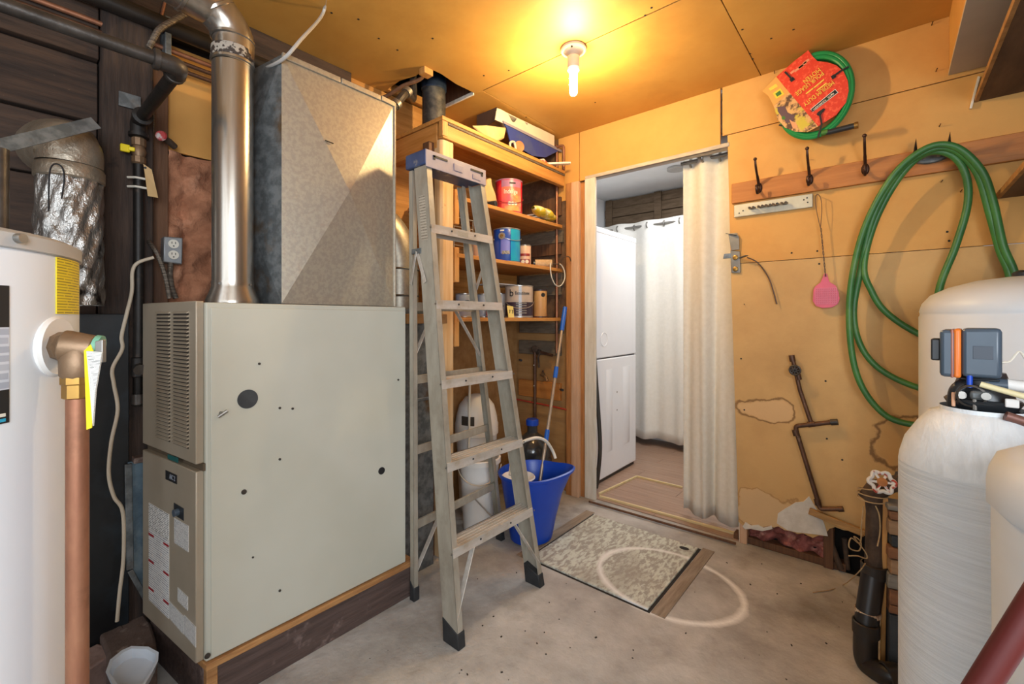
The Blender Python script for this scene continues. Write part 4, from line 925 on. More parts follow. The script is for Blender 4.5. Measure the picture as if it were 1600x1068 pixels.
# blue can
t, c, a = can('paint_can', 'bright blue paint can on the middle shelf', 792, -1.79, 1.525, .083, .205, 'can_blue', 'can_tin', group='paint cans on the shelf')
cpatch(c, .083, a+.28, a+1.2, c.z+.008, c.z+.197, 'label', 'can_teal', t)
cpatch(c, .083, a-.45, a+.22, c.z+.05, c.z+.14, 'label', 'can_violet', t); cpatch(c, .0842, a-.35, a+.2, c.z+.046, c.z+.066, 'barcode_label', 'print_stack', t)
text_cyl('SICO', .02, c, .084, a-.3, .19, 'ivory', t) if False else None
cpatch(c, .0842, a-.5, a-.2, c.z+.183, c.z+.192, 'label', 'ivory', t)
k = a-.36; MB().tube([c+V((math.cos(k)*.083, math.sin(k)*.083, .155)), c+V((math.cos(k)*.088, math.sin(k)*.088, .155))], .021, 18).build('handle_boss', 'can_tin', t)
MB().tube([c+V((math.cos(k)*.087, math.sin(k)*.087, .155)), c+V((math.cos(k)*.090, math.sin(k)*.090, .155))], .011, 14).build('handle_boss', 'brass', t)
bail(t, c, .083, .15, a-.36, a+1.5, .022)
# small can beside it
t, c, a = can('paint_can', 'small pinkish can beside the blue paint can', 820, -1.80, 1.525, .040, .135, 'can_pinkish', 'can_tin', group='paint cans on the shelf')
cpatch(c, .040, a-.9, a+.9, c.z+.062, c.z+.078, 'label_band', 'can_maroon', t); cpatch(c, .040, a-.9, a+.9, c.z+.008, c.z+.042, 'label_band', 'can_maroon', t)
for k in (-.3, .35): MB().tube([c+V((math.cos(a+k)*.040, math.sin(a+k)*.040, .026)), c+V((math.cos(a+k)*.042, math.sin(a+k)*.042, .026))], .012, 14).build('badge', 'ivory', t)
# Beautitone can
t, c, a = can('paint_can', 'taupe and black Beautitone paint can on the lower shelf'.replace('Beautitone ', 'lettered '), 811, -1.79, 1.194, .088, .20, 'can_taupe', 'can_tin', group='paint cans on the shelf')
cpatch(c, .088, a-1.5, a+1.5, c.z+.01, c.z+.095, 'label', 'can_plum', t); cpatch(c, .0885, a-.02, a+.18, c.z+.004, c.z+.196, 'gloss_stripe', 'can_ltblue', t)
for i in range(5): cpatch(c, .0887, a-.2, a+.55, c.z+.025+.015*i, c.z+.031+.015*i, 'label_text', 'print_stack', t)
text_cyl('b', .062, c, .0882, a-.55, .150, 'ink', t); text_cyl('Beautitone', .030, c, .0890, a+.25, .150, 'ink', t, squeeze=.72)
bail(t, c, .088, .10, a-1.2, a+1.5, .045)
t, c, a = can('paint_tin', 'tall beige tin with a dark round mark beside the black lettered can', 844, -1.79, 1.194, .045, .185, 'can_beige', 'can_plum', cat='can')
k = a+.45; MB().tube([c+V((math.cos(k)*.044, math.sin(k)*.044, .15)), c+V((math.cos(k)*.0462, math.sin(k)*.0462, .15))], .014, 14).build('badge', 'ink', t)
# yellow price card leaning
q = onX(799, 495, -1.695); b = MB(); b.prism([(-1.693, q.y-.028, 1.195), (-1.693, q.y+.024, 1.195), (-1.703, q.y+.026, 1.26), (-1.703, q.y-.03, 1.265)], (-.0012,0,0)); o = b.build('note_card', mat('note_yellow', 'E0CC7E', 'D8BE66', rough=.8, s=9), None); tag(o, 'small yellow handwritten note leaning on the lower shelf edge', 'note')
text('7', .03, (-1.6965, q.y-.012, 1.228), (0,1,0), (-.1,0,1), 'ink', o, 'handwriting'); text('3', .03, (-1.6965, q.y+.012, 1.228), (0,1,0), (-.1,0,1), 'ink', o, 'handwriting')
for u, x, z, r_, h_, bd, lab in [(727,-1.83,1.194,.055,.135,'can_ltblue','pale can with a blue globe mark behind the ladder on the lower shelf'),(757,-1.85,1.194,.058,.14,'can_ltblue','bluish white can behind the ladder on the lower shelf'),(781,-1.98,1.194,.06,.16,'white_plastic','white tin behind the black lettered can'),(768,-1.75,1.194,.03,.07,'can_orange','short orange tin behind the ladder on the lower shelf'),(752,-1.88,1.525,.062,.14,'can_pinkish','pale speckled can behind the ladder on the middle shelf')]:
    t, c, a = can('storage_tin', lab, u, x, z, r_, h_, bd, cat='can')
    if u == 727: MB().tube([c+V((math.cos(a+.2)*.054, math.sin(a+.2)*.054, .07)), c+V((math.cos(a+.2)*.0562, math.sin(a+.2)*.0562, .07))], .026, 18).build('globe_mark', 'head_blue', t)
o = box(-1.99, -1.80, onX(760, 440, -1.9).y-.02, onX(760, 440, -1.9).y+.26, 1.3965, 1.4035, 'white_board', 'white_plastic'); tag(o, 'white flat board lying across the tins behind the black lettered can', 'board')
# wire basket behind post
wbk = thing('wire_basket', 'white wire basket hidden behind the ladder on the middle shelf', 'basket', (-1.85, 1.66, 1.526))
for k in range(5):
    z = 1.53 + k*.05; tube([(-1.76,1.60,z),(-1.76,1.74,z),(-1.93,1.74,z),(-1.93,1.60,z)], .0025, 'wire', 'can_tin', wbk, n=6) if False else MB().tube([(-1.76,1.60,z),(-1.76,1.74,z),(-1.93,1.74,z),(-1.93,1.60,z)], .0025, 6, closed=True).build('wire', 'can_tin', wbk)
for x, y in ((-1.76,1.60),(-1.76,1.67),(-1.76,1.74),(-1.93,1.60),(-1.93,1.74)): tube([(x,y,1.527),(x,y,1.73)], .0025, 'wire', 'can_tin', wbk, n=6)
# roller, frame, cord
rl_ = thing('paint_roller', 'paint roller with a fluffy tan sleeve on the middle shelf', 'roller', onX(843, 405, -1.75))
q0, q1 = onX(836, 408, -1.78), onX(862, 404, -1.70); q0.z = q1.z = 1.525+.0265
MB().tube([q0, q1], .026, 18).build('sleeve', 'roller_nap', rl_); d_ = (q1-q0).normalized()
MB().tube([q0-d_*.012, q0+d_*.002], .019, 14).build('end_cap', 'black_plastic', rl_)
tube(crv([q1, q1+d_*.05, onX(880, 402, -1.64), onX(889, 401, -1.62), onX(892, 408, -1.62)], 5), .0035, 'wire_frame', 'rust_iron', rl_, n=8)
o = tube(crv([onX(u, v, x) for u, v, x in [(860,411,-1.68),(860,420,-1.672),(862,433,-1.67),(868,445,-1.67),(876,446,-1.67),(882,436,-1.665),(882,424,-1.665),(878,415,-1.672),(873,411,-1.68)]], 5), .0035, 'cord_loop', 'ivory', n=8); tag(o, 'loop of white cord hanging over the middle shelf edge', 'cord')
# papers and yellow bag, cloth roll on the upper shelf
pa = thing('paper_stack', 'loose stack of folded papers on the upper shelf', 'papers', onX(830, 325, -1.76))
for k, (dy, dz, a_) in enumerate([(0,.004,0.1),(.01,.012,.3),(-.01,.022,-.15),(.02,.034,.25),(.0,.046,.1)]):
    p = onX(828, 330, -1.83); MB().cbox((p.x, p.y+dy, 1.823+dz), (.16, .20, .006), Matrix.Rotation(a_,3,'Z') @ Matrix.Rotation(.04*k,3,'X')).build('sheet', 'paper', pa)
bg = thing('yellow_bag', 'shiny yellow and white plastic bag hanging off the upper shelf', 'bag', onX(848, 330, -1.70))
p = onX(850, 326, -1.70)
def bagf(u, v):
    a = u*2*math.pi; th = (v-.5)*2
    rr_ = math.sqrt(max(1-th*th*.92, .02)); L_ = .115*th
    return V((p.x + .05*rr_*math.cos(a)*(1+.1*math.sin(9*th)), p.y + L_, 1.866 - .016*th + .030*rr_*math.sin(a)*(1+.12*math.sin(7*th+a)) ))
MB().grid(bagf, 24, 18).build('bag', 'bag_yellow', bg, smooth=60)
cl = thing('tool_bag', 'crumpled beige cloth bundle with a black tube on the upper shelf', 'bundle', onX(768, 315, -1.76))
p = onX(767, 300, -1.76)
MB().prism([onX(u, v, -1.76) for u, v in [(760,314),(778,320),(775,303),(770,290),(768,277),(762,280),(758,296)]], (-.05,0,0)).build('cloth', 'manila', cl, bev=.008)
q = onX(775, 313, -1.70); q.z = 1.822+.018; MB().tube([q+V((-.12,-.03,0)), q], .017, 14).build('tube', 'black_plastic', cl); tube([q+V((.001,0,0)), q+V((.002,0,0))], .012, 'tube_bore', 'ink', cl)
# ------------------------------------------------------------------ on the top board
Zt = ztop + .001
bx = thing('carton', 'long white and blue carton tipped open on top of the storage shelf', 'box', onX(820, 225, -1.82))
U = lambda a, b_: (a/8.889+720, b_/8.889+150)
wpoly = [(505,165),(560,185),(640,230),(675,280),(700,335),(720,360),(750,360),(770,335),(780,312),(820,325),(880,350),(905,385),(925,402),(935,380),(1100,450),(1300,550),(1300,700),(940,560),(600,380),(480,330)]
MB().prism([onX(*U(a, b_), -1.737) for a, b_ in wpoly], (-.006,0,0)).build('white_panel', 'box_white', bx)
MB().prism([onX(*U(a, b_), -1.733) for a, b_ in [(600,380),(940,560),(1300,715),(1360,760),(1180,850),(1000,830),(690,640),(640,440)]], (-.006,0,0)).build('blue_panel', 'box_blue', bx)
MB().prism([onX(*U(a, b_), -1.728) for a, b_ in [(590,340),(1470,780),(1470,800),(1420,790),(600,380)]], (-.012,0,.002)).build('flap', mat('flap_grey', '8A8490', rough=.6), bx)
e_ = [onX(*U(a, b_), -1.74) for a, b_ in [(505,160),(455,165),(460,345),(500,330)]]
MB().prism([e_[0], e_[0]+V((-.16,0,.0)), e_[3]+V((-.16,0,-.03)), e_[3]], (0,-.006,0)).build('end_panel', 'box_brown', bx)
b = MB(); e0 = onX(*U(505,165), -1.742); e1 = onX(*U(1300,550), -1.742)
b.prism([e0, e1, e1+V((-.16,0,-.02)), e0+V((-.16,0,-.02))], (0,0,-.005)); b.build('back_panel', 'box_white', bx)
MB().box(-1.90, -1.742, e0.y, e1.y, Zt, Zt+.006).build('base_panel', 'box_brown', bx)
o = MB().prism([onX(*U(a, b_), -1.705) for a, b_ in [(170,405),(380,400),(640,435),(610,590),(480,640),(330,560)]], (-.018,0,0)).build('paper_bag', mat('bag_paper', 'C9B184', 'B89C66', rough=.7, s=8, bump=.4, bs=20), None, bev=.01); tag(o, 'crumpled tan paper bag at the left end of the shelf top', 'bag')
q = onX(*U(820, 640), -1.69); q.z = Zt+.036
o = MB().tube([q+V((-.03,.01,0)), q], .032, 18).build('tape_roll', mat('roll_orange', 'B5764A', '8F5634', rough=.6, s=9)); tag(o, 'round brown-orange roll lying on the shelf top', 'roll')
q = onX(*U(720, 600), -1.70); q.z = Zt
o = MB().tube(crv([q+V((0,-.02,0)), q+V((0,-.022,.035)), q+V((0,.012,.05)), q+V((0,.026,.02)), q+V((0,.03,0))], 4), .007, 8).build('bracket', 'strip_white'); tag(o, 'white plastic bracket standing on the shelf top edge', 'bracket')
q = onX(*U(1150, 790), -1.70); q.z = Zt
o = MB().cbox(q+V((0,0,.010)), (.035,.09,.018), rotz(.3)).build('packet', mat('packet_red', 'B8412C', 'D9C7B0', rough=.4, s=22, lo=.5, hi=.56), None, bev=.005); tag(o, 'small red and white packet near the right end of the shelf top', 'packet')
o = MB().bar(V((-1.735, onX(845,247,-1.735).y, Zt+.008)), onX(891, 255, -1.60)*1.0, .035, .012).build('white_lath', 'ivory', None, bev=.002); tag(o, 'white lath poking out from the right end of the shelf top', 'board')
# copper risers in the corner
for u, x, lab, top in [(870,-1.80,'left of the two copper pipes rising in the corner behind the shelf',205),(884,-1.75,'right copper pipe with bent top in the corner by the doorway',203)]:
    p = onY(u, 300, 2.535); zt_ = 2.385 if u == 870 else 2.36
    yp = 2.535 if u == 870 else 2.512
    o = tube(fil([(p.x, yp, .95 if u == 870 else 2.19), (p.x, yp, zt_), (p.x-.14, yp, zt_-.01), (-2.10, yp, zt_-.015)], .03), .009, 'copper_pipe', 'copper', n=10); tag(o, lab, 'pipe')
# ------------------------------------------------------------------ under the shelf
pv = thing('standpipe', 'old dark water pipe with valve and garden tap on the back boards', 'pipe', onY(836, 640, 2.53))
bp = onY(836, 560, 2.53)
zz = lambda v: onY(836, v, 2.53).z
tube(fil([(bp.x, 2.53, .05), (bp.x, 2.53, zz(548)), (bp.x+.02, 2.53, zz(548))], .01), .011, 'riser', 'old_copper', pv)
MB().lathe([(.012,-.02),(.018,-.015),(.018,.015),(.012,.02)], (bp.x+.03,2.53,zz(549)), 10, frame_z((1,0,0))).build('valve_body', 'rust_iron', pv)
tube([(bp.x+.03,2.53,zz(549)), (bp.x+.03,2.49,zz(545))], .006, 'valve_stem', 'rust_iron', pv); MB().lathe([(0,-.004),(.02,-.004),(.024,0),(.02,.004),(0,.004)], (bp.x+.03,2.485,zz(544)), 12, frame_z((.2,-1,.3))).build('valve_wheel', 'rust_iron', pv)
tube([(bp.x+.04,2.53,zz(549)), (bp.x+.15,2.53,zz(553))], .010, 'branch', 'old_copper', pv)
tube(fil([(bp.x+.05,2.53,zz(549)), (bp.x+.05,2.50,zz(556)), (bp.x+.065,2.49,zz(572))], .01), .008, 'drain_cock', 'rust_iron', pv)
for v in (570, 602): disc((bp.x,2.519,zz(v)), (0,-1,0), .004, .003, 'screw', 'ivory', pv, n=8)
tp = thing('garden_tap', 'brass garden tap on the orange board under the shelf', 'tap', onY(853, 590, 2.52))
q = onY(850, 586, 2.53)
tube(crv([q+V((-.02,.02,0)), q+V((0,-.02,.008)), q+V((.04,-.04,-.004)), q+V((.06,-.045,-.03))], 5), [.014]*6+[.012]*6+[.011]*4, 'spout', 'bronze_valve', tp); tube([q, q+V((0,-.015,.035))], .007, 'stem', 'rust_iron', tp)
o = tube(crv([onY(u, v, 2.535) for u, v in [(805,623),(830,628),(860,634),(886,640)]], 5), .006, 'red_tube', 'red_tube', n=8); tag(o, 'thin red tube running along the boards under the shelf', 'tube')
for u, v, m in [(812,562,'ivory'),(876,608,'ivory')]:
    q = onY(u, v, 2.54); o = tube([q, q+V((.03,-.02,0))], .009, 'pipe_clamp', 'black_plastic', n=8); tag(o, 'black pipe clamp with white end on boards near the ladder' if u < 850 else 'black pipe clamp with white end near the mop handle', 'clamp')
# water jug
jc = V((-1.80, 2.33, 0)); jg = thing('water_jug', 'dark clear water cooler jug with blue cap behind the mop bucket', 'jug', jc)
MB().lathe([(0,.002),(.12,.002),(.13,.02),(.13,.09),(.123,.10),(.13,.11),(.13,.18),(.123,.19),(.13,.20),(.13,.27),(.122,.285),(.128,.30),(.12,.35),(.09,.40),(.045,.43),(.034,.44),(.034,.49)], jc, 32).build('bottle', 'jug_clear', jg)
MB().lathe([(.034,.485),(.042,.487),(.042,.52),(.036,.526),(0,.527)], jc, 24).build('cap', 'blue_plastic', jg)
# swing-top bin and pail
bc = V((-1.975, 1.985, 0)); bn = thing('swing_top_bin', 'white swing-top rubbish bin with a domed lid behind the ladder', 'bin', bc)
MB().lathe([(0,.002),(.098,.002),(.105,.01),(.130,.50),(.125,.50)], bc, 32).build('body', 'white_plastic', bn)
MB().lathe([(.128,.47),(.136,.475),(.136,.535),(.132,.545),(.128,.58),(.11,.65),(.07,.70),(.03,.716),(0,.718)], bc, 32).build('dome_lid', 'white_plastic', bn)
a = face_ang(bc.x, bc.y)-.35; cpatch(bc+V((0,0,0)), .131, a-.40, a+.25, .545, .60, 'flap_opening', 'fur_dark', bn)
pc = V((-1.765, 1.795, 0)); pl2 = thing('plastic_pail', 'short white plastic pail standing behind the lower ladder steps', 'pail', pc)
MB().lathe([(0,.003),(.082,.003),(.088,.01),(.112,.385),(.122,.385),(.122,.41),(.115,.415),(.108,.41),(.084,.02),(0,.02)], pc, 32).build('body', 'white_plastic', pl2)
a = face_ang(pc.x, pc.y); cpatch(pc, .118, a+.5, a+.9, .36, .385, 'lug', 'black_plastic', pl2)
b = MB(); 
tube(crv([pc+V((math.cos(a+k)*.125, math.sin(a+k)*.125, .372-.08*math.sin((k+1.4)/2.8*math.pi))) for k in (-1.4,-.9,-.4,.1,.6,1.1,1.4)], 4), .003, 'handle', 'cord_white', pl2, n=6)
o = tube([atD(734, 600, 2.66), V((atD(731,690,2.64).x, atD(731,690,2.64).y, .0))], .007, 'thin_stick', 'ivory', n=8); 
tag(o, 'thin white stick leaning between the post and the swing-top bin', 'stick')
# ------------------------------------------------------------------ mop bucket and mop
mc = V((-1.486, 1.915, 0)); mk = thing('mop_bucket', 'bright blue oval mop bucket with pouring lip beside the ladder', 'bucket', mc)
ad = R(12)
def brim(u, z, r_, lip):
    a = u*2*math.pi; sx_ = 1.0; ex = lip*max(0, math.cos(a-ad))**8
    return V((mc.x + (r_*.92+ex)*math.cos(a+R(28)), mc.y + (r_*1.04+ex)*math.sin(a+R(28)), z + ex*.25))
prof = [(.105,.004,0),(.118,.010,0),(.135,.12,.006),(.155,.24,.02),(.170,.33,.05),(.174,.345,.055),(.184,.35,.058),(.186,.362,.06),(.176,.366,.06),(.168,.35,.055),(.150,.24,.02),(.128,.10,.005),(.110,.02,0)]
b = MB(); n = 56
for r_, z, lp_ in prof: b.v += [brim(k/n, z, r_, lp_) for k in range(n)]
for j in range(len(prof)-1): b.f += [(j*n+k, j*n+(k+1) % n, (j+1)*n+(k+1) % n, (j+1)*n+k) for k in range(n)]
b.f += [tuple(reversed(range(n))), tuple((len(prof)-1)*n+k for k in range(n))]
b.build('body', 'blue_plastic', mk)
sa = R(238); sc_ = mc + V((math.cos(sa)*.075, math.sin(sa)*.075, .335))
MB().lathe([(0,-.05),(.05,-.05),(.085,-.005),(.092,0),(.088,.006),(.078,0),(.046,-.04),(0,-.04)], sc_, 28).build('wringer', 'white_plastic', mk)
wg = COL.objects[-1]
for k in range(-5, 6): MB().cbox(sc_+V((k*.012*math.cos(R(-40)), k*.012*math.sin(R(-40)), -.012)), (.004,.10,.004), rotz(R(50))).build('wringer_slat', 'white_plastic', wg)
h0, h1 = atD(797, 742, 2.33), atD(868, 716, 2.50)
tube(crv([h0, atD(800, 720, 2.37), atD(812, 694, 2.39), atD(835, 684, 2.43), atD(852, 688, 2.47), atD(863, 703, 2.51), h1], 6), .0085, 'handle', 'ivory', mk, n=10)
m0 = V((mc.x-.01, mc.y+.03, .03)); m1 = onX(883, 480, -1.655)
mo = thing('mop', 'mop with grey pole and blue grips standing in the blue bucket', 'mop', m0)
tube([m0, m1], .0095, 'pole', 'pole_steel', mo, n=12)
def seg(t0, t1, r_, nm='grip'): tube([m0.lerp(m1, t0), m0.lerp(m1, (t0+t1)/2), m0.lerp(m1, t1)], [r_*.92, r_, r_*.92], nm, 'blue_grip', mo, n=14)
def tv_(v):                                                  # where along the pole a picture row falls
    best = min(range(1001), key=lambda i: abs(YH - FOC*(m0.lerp(m1,i/1000).z-HC)/(m0.lerp(m1,i/1000).x*FX+m0.lerp(m1,i/1000).y*FY) - v)); return best/1000
seg(tv_(516), 1.0, .0155); seg(tv_(590), tv_(573), .0145, 'collar'); seg(tv_(688), tv_(671), .0145, 'collar')
MB().lathe([(0,.0),(.055,.005),(.06,.03),(.03,.06),(.012,.075)], m0 - V((0,0,.005)), 20).build('mop_head', 'cord_white', mo)
# round arched lid leaning by the post
# ------------------------------------------------------------------ laundry room contents
def curtain(name, lab, x0, x1, y, z0, z1, nf, amp, m, rodz, flare=0, tops=True, seed=2):
    t = thing(name, lab, 'curtain', ((x0+x1)/2, y, z0))
    random.seed(seed); ph = [random.uniform(-.6, .6) for _ in range(9)]
    def fn(u, v):
        z = z1 + (z0-z1)*v; k = 2*math.pi*nf*u
        a = amp*(.75 + .35*math.sin(k*.31+ph[0])) * (1 - .25*v*math.sin(k*.5+ph[1]))
        x = x0 + (x1-x0)*u + .018*math.sin(k*.5+ph[2])*v + flare*v*(u-.5)
        return V((x, y + a*math.sin(k + ph[3]*v*1.6) + .012*v*math.sin(k*2.1+ph[4]), z + .010*math.sin(k+1)*v))
    c = MB().grid(fn, int(nf*18)+2, 26).build('cloth', m, t, smooth=80, solid=.003)
    tube([(x0-.012, y, rodz), (x1+.10, y, rodz)], .011, 'rod', 'nickel', t, n=12)
    for i in range(int(nf*2)):
        u = (i+.5)/(nf*2) ; p = fn(u, 0); p.z = rodz
        MB().tube([p+V((.0, .025*math.cos(q*math.pi/6), .025*math.sin(q*math.pi/6))) for q in range(12)], .006, 8, closed=True).build('grommet', 'nickel', t)
    return t
curtain('doorway_curtain', 'cream-white grommet curtain drawn to the right side of the doorway', -.945, -.60, 2.705, .035, 2.145, 2.1, .024, 'fabric_cream', 2.118, .02, seed=5)
curtain('laundry_curtain', 'plain white curtain hanging across the far end of the laundry room', -2.23, -.75, 3.98, .075, 2.10, 5.0, .026, 'fabric_white', 2.055, 0, seed=3)
wd = thing('washer_dryer', 'white stacked washer and dryer tower just inside the doorway on the left', 'washer', (-1.92, 3.07, .006))
X = -1.578; ya, yb = 2.735, 3.428
box(-2.262, X, ya, yb, .03, .895, 'washer_body', 'appliance', wd, bev=.008); box(-2.24, X-.01, ya+.02, yb-.02, .006, .03, 'foot_plinth', 'fur_dark', wd)
box(-2.262, X, ya, yb, .903, 1.835, 'dryer_body', 'appliance', wd, bev=.008); box(-2.25, X-.01, ya+.01, yb-.01, .895, .903, 'joint', 'fur_dark', wd)
box(-2.264, X+.002, ya-.002, yb+.002, 1.80, 1.842, 'top_panel', 'appliance', wd, bev=.006)
for u0, u1 in ((947, 957), (973, 984)):                       # pressed ribs on the washer side
    p, q = onX(u0, 600, X), onX(u1, 600, X); MB().hexa([V((X-.002, p.y, .20)), V((X+.004, p.y+.01, .22)), V((X+.004, q.y-.01, .22)), V((X-.002, q.y, .20)), V((X-.002, p.y, .82)), V((X+.004, p.y+.01, .80)), V((X+.004, q.y-.01, .80)), V((X-.002, q.y, .82))]).build('pressed_rib', 'appliance', wd)
MB().tube([onX(944, 530, X+.001) + V((0, .05*math.cos(k*math.pi/10), .05*math.sin(k*math.pi/10))) for k in range(20)], .0018, 6, closed=True).build('round_knockout', 'appliance', wd)
for v in (612, 640): disc(onX(964, v, X), (1,0,0), .006, .002, 'screw', 'nickel', wd, n=8)
o = tube(crv([V((-1.56, 2.722, .95)), V((-1.545,2.722,.75)), V((-1.525,2.722,.5)), V((-1.515,2.722,.3)), V((-1.53,2.722,.12)), V((-1.545,2.722,.02))], 5), .014, 'drain_hose', 'dark_hose', n=12); tag(o, 'dark grey drain hose hanging beside the white washer', 'hose')
o = disc(onZ(1056, 262, 2.42), (0,0,-1), .07, .02, 'ceiling_vent', 'grey_enamel', None, n=28, bev=.004); tag(o, 'small round grey vent on the laundry room ceiling', 'vent')
# ------------------------------------------------------------------ bare bulb in its porcelain holder
lh = thing('ceiling_lamp', 'bare lit tube bulb in a white porcelain ceiling lampholder', 'lamp', (BULB.x, BULB.y, 2.44))
c = V((BULB.x, BULB.y, 0))
MB().lathe([(0,2.44),(.057,2.44),(.059,2.436),(.059,2.428),(.054,2.422),(.046,2.424),(.034,2.414),(.024,2.405),(0,2.405)], c, 36).build('base', 'porcelain', lh)
MB().lathe([(.024,2.408),(.020,2.404),(.0275,2.40),(.0285,2.385),(.0285,2.352),(.026,2.348),(0,2.348)], c, 28).build('socket', 'porcelain', lh)
MB().lathe([(.022,2.350),(.0265,2.348),(.0265,2.336),(.018,2.330),(0,2.330)], c, 24).build('bulb_collar', mat('warm_white', 'F2E2BE', emit=1.2), lh)
MB().lathe([(.018,2.332),(.0175,2.235),(.014,2.226),(0,2.222)], c, 24).build('bulb_tube', 'bulb_glow', lh)
tube([c+V((.02,-.045,2.421)), c+V((.02,-.045,2.418))], .005, 'screw', 'grey_iron', lh, n=8)
o = tube(crv([onZ(512, -30, 2.43), onZ(505, 20, 2.425), V((-1.60,.93,2.36)) if False else onX(470, 62, -1.56), onX(440, 94, -1.585), onX(400, 112, -1.80), onX(383, 118, -1.90)], 7), .006, 'ceiling_cable', 'grey_enamel', n=8); tag(o, 'grey cable sagging from the ceiling over the plenum corner', 'cable')
# ------------------------------------------------------------------ soffit and overhead shelves at upper right
sf = struct(room('soffit'))
box(.190, .200, -1.8, 2.574, 2.205, 2.44, 'side_panel', 'header_paint', sf, bev=.001)
box(.186, 1.1, -1.8, 2.574, 2.195, 2.205, 'bottom_panel', mat('grey_board', 'C2B6A4', 'B8AC9A', rough=.75, s=3), sf, bev=.001)
def oshelf(x, y0, z, lab):
    t = thing('overhead_shelf', lab, 'shelf', (.7, (y0+2.57)/2, z))
    box(x+.012, 1.098, y0, 2.574, z, z+.019, 'board', 'ply_dark', t, bev=.001); box(x, x+.012, y0, 2.574, z-.001, z+.02, 'edge_band', 'ply_edge', t, bev=.001)
    box(x+.20, 1.098, 2.535, 2.574, z-.06, z-.001, 'cleat', 'pine', t) if z < 1.8 else box(x+.35, 1.098, 2.535, 2.574, z-.04, z-.001, 'cleat', 'pine', t)
    MB().bar((x+.30, 2.0, z-.002), (x+.30, 2.56, z-.002), .003, .003).build('saw_mark', 'ink', t)
oshelf(.262, 1.35, 2.06, 'upper dark plywood overhead shelf at the top right corner')
oshelf(.320, 1.75, 1.66, 'lower dark plywood overhead shelf above the pressure tank')
q = [onY(u, v, YW) for u, v in [(1527,121),(1531,122),(1518,171),(1514,171)]]
o = MB().prism(q, (0,-.015,0)).build('wall_cleat', 'ivory', None, bev=.001); tag(o, 'short cream stick fixed to the wall beside the upper overhead shelf', 'stick')
o = MB().bar(onX(1590, 166, .42), onX(1606, 160, .42), .012, .02).build('red_plastic_handle', 'red_paint', None, bev=.004); o.location.y += 0; tag(o, 'small red plastic handle at the right edge under the upper shelf', 'handle')  # small red plastic handle under the upper shelf
# ------------------------------------------------------------------ hook board with coat hooks and the hose bracket
hb = thing('coat_rack', 'orange-brown wooden coat rack board with three bronze hooks on the yellow wall', 'coat rack', onY(1370, 262, 2.565))
zA, zB = onY(1143, 288, 2.56).z, onY(1143, 317, 2.56).z
zt = (zA + onY(1500, 223, 2.56).z)/2; zb2 = zt - .105
box(onY(1143, 300, 2.555).x, 1.098, 2.555, 2.575, zb2, zt, 'board', 'hook_board', hb, bev=.003)
for ut, vt, ub, vb in [(1174, 262, 1186, 296), (1259, 244, 1265, 283), (1342, 223, 1352, 267)]:
    hk = thing  # each hook: backplate, long upper prong with knob, short lower prong
    p = onY(ub, vb, 2.553); z0 = p.z
    b = MB(); b.lathe([(0,-.003),(.017,-.003),(.019,0),(.014,.005),(0,.007)], V((p.x, 2.554, z0+.008)), 16, frame_z((0,-1,0)), sx=.8, sy=1.4)
    b.tube(crv([V((p.x, 2.548, z0+.02)), V((p.x, 2.53, z0+.045)), V((p.x, 2.498, z0+.075)), V((p.x, 2.475, z0+.105)), V((p.x, 2.468, z0+.128))], 5), [.0065]*8+[.0055]*8+[.005]*5, 10)
    b.ball(V((p.x, 2.467, z0+.132)), .0085)
    b.tube(crv([V((p.x, 2.548, z0+.0)), V((p.x, 2.532, z0-.02)), V((p.x, 2.512, z0-.026)), V((p.x, 2.498, z0-.012)), V((p.x, 2.497, z0+.004))], 5), .006, 10); b.ball(V((p.x, 2.497, z0+.006)), .0075)
    b.build('coat_hook', 'bronze_hook', hb)
hp = onY(1455, 246, 2.545); hz = hp.z
hh = MB().lathe([(0,-.004),(.05,-.004),(.054,0),(.045,.006),(0,.008)], V((hp.x, 2.548, hz)), 28, frame_z((0,-1,0)), sx=1.0, sy=.45).build('hose_bracket', 'galv_old', hb)
for dx in (-.022, .022): disc(V((hp.x+dx, 2.541, hz)), (0,-1,0), .006, .003, 'screw', 'nickel', hh, n=10)
for dx in (-.05, .05):
    MB().prism([V((hp.x+dx-.012, 2.545, hz-.01)), V((hp.x+dx+.012, 2.545, hz-.01)), V((hp.x+dx+.004, 2.47, hz+.02)), V((hp.x+dx, 2.455, hz+.065)), V((hp.x+dx-.004, 2.47, hz+.02))], (0, .002, .003)).build('prong', 'rust_iron', hh)
# big old hose hung over the bracket
hs = thing('garden_hose', 'old green garden hose looped over the bracket on the coat rack', 'hose', onY(1455, 250, 2.50))
seqs = [(1462,540,2.495),(1467,455,2.50),(1493,385,2.505),(1512,318,2.50),(1508,270,2.485),(1484,241,2.475),(1444,241,2.475),(1404,279,2.495),(1368,345,2.51),(1350,415,2.515),(1362,455,2.515),(1385,488,2.512),(1435,521,2.505),(1500,542,2.50),(1556,510,2.50),(1578,440,2.50),(1562,390,2.50),(1546,332,2.49),(1526,268,2.475),(1490,234,2.462),(1450,236,2.462),(1405,268,2.48),(1364,340,2.50),(1343,430,2.525),(1334,490,2.528),(1345,540,2.528),(1377,578,2.52),(1437,606,2.505),(1500,612,2.495),(1572,545,2.495),(1588,445,2.495),(1567,382,2.485),(1551,312,2.475),(1532,264,2.46),(1492,229,2.448),(1446,232,2.448),(1394,276,2.47),(1350,358,2.495),(1329,450,2.505),(1329,535,2.505),(1344,598,2.505),(1378,644,2.505),(1420,662,2.50),(1500,668,2.495)]
hz0 = HC - (234-YH)/FOC*1.0
tube(crv([onY(u, v, y) for u, v, y in seqs], 7), .0125, 'hose', 'green_hose', hs, n=12)
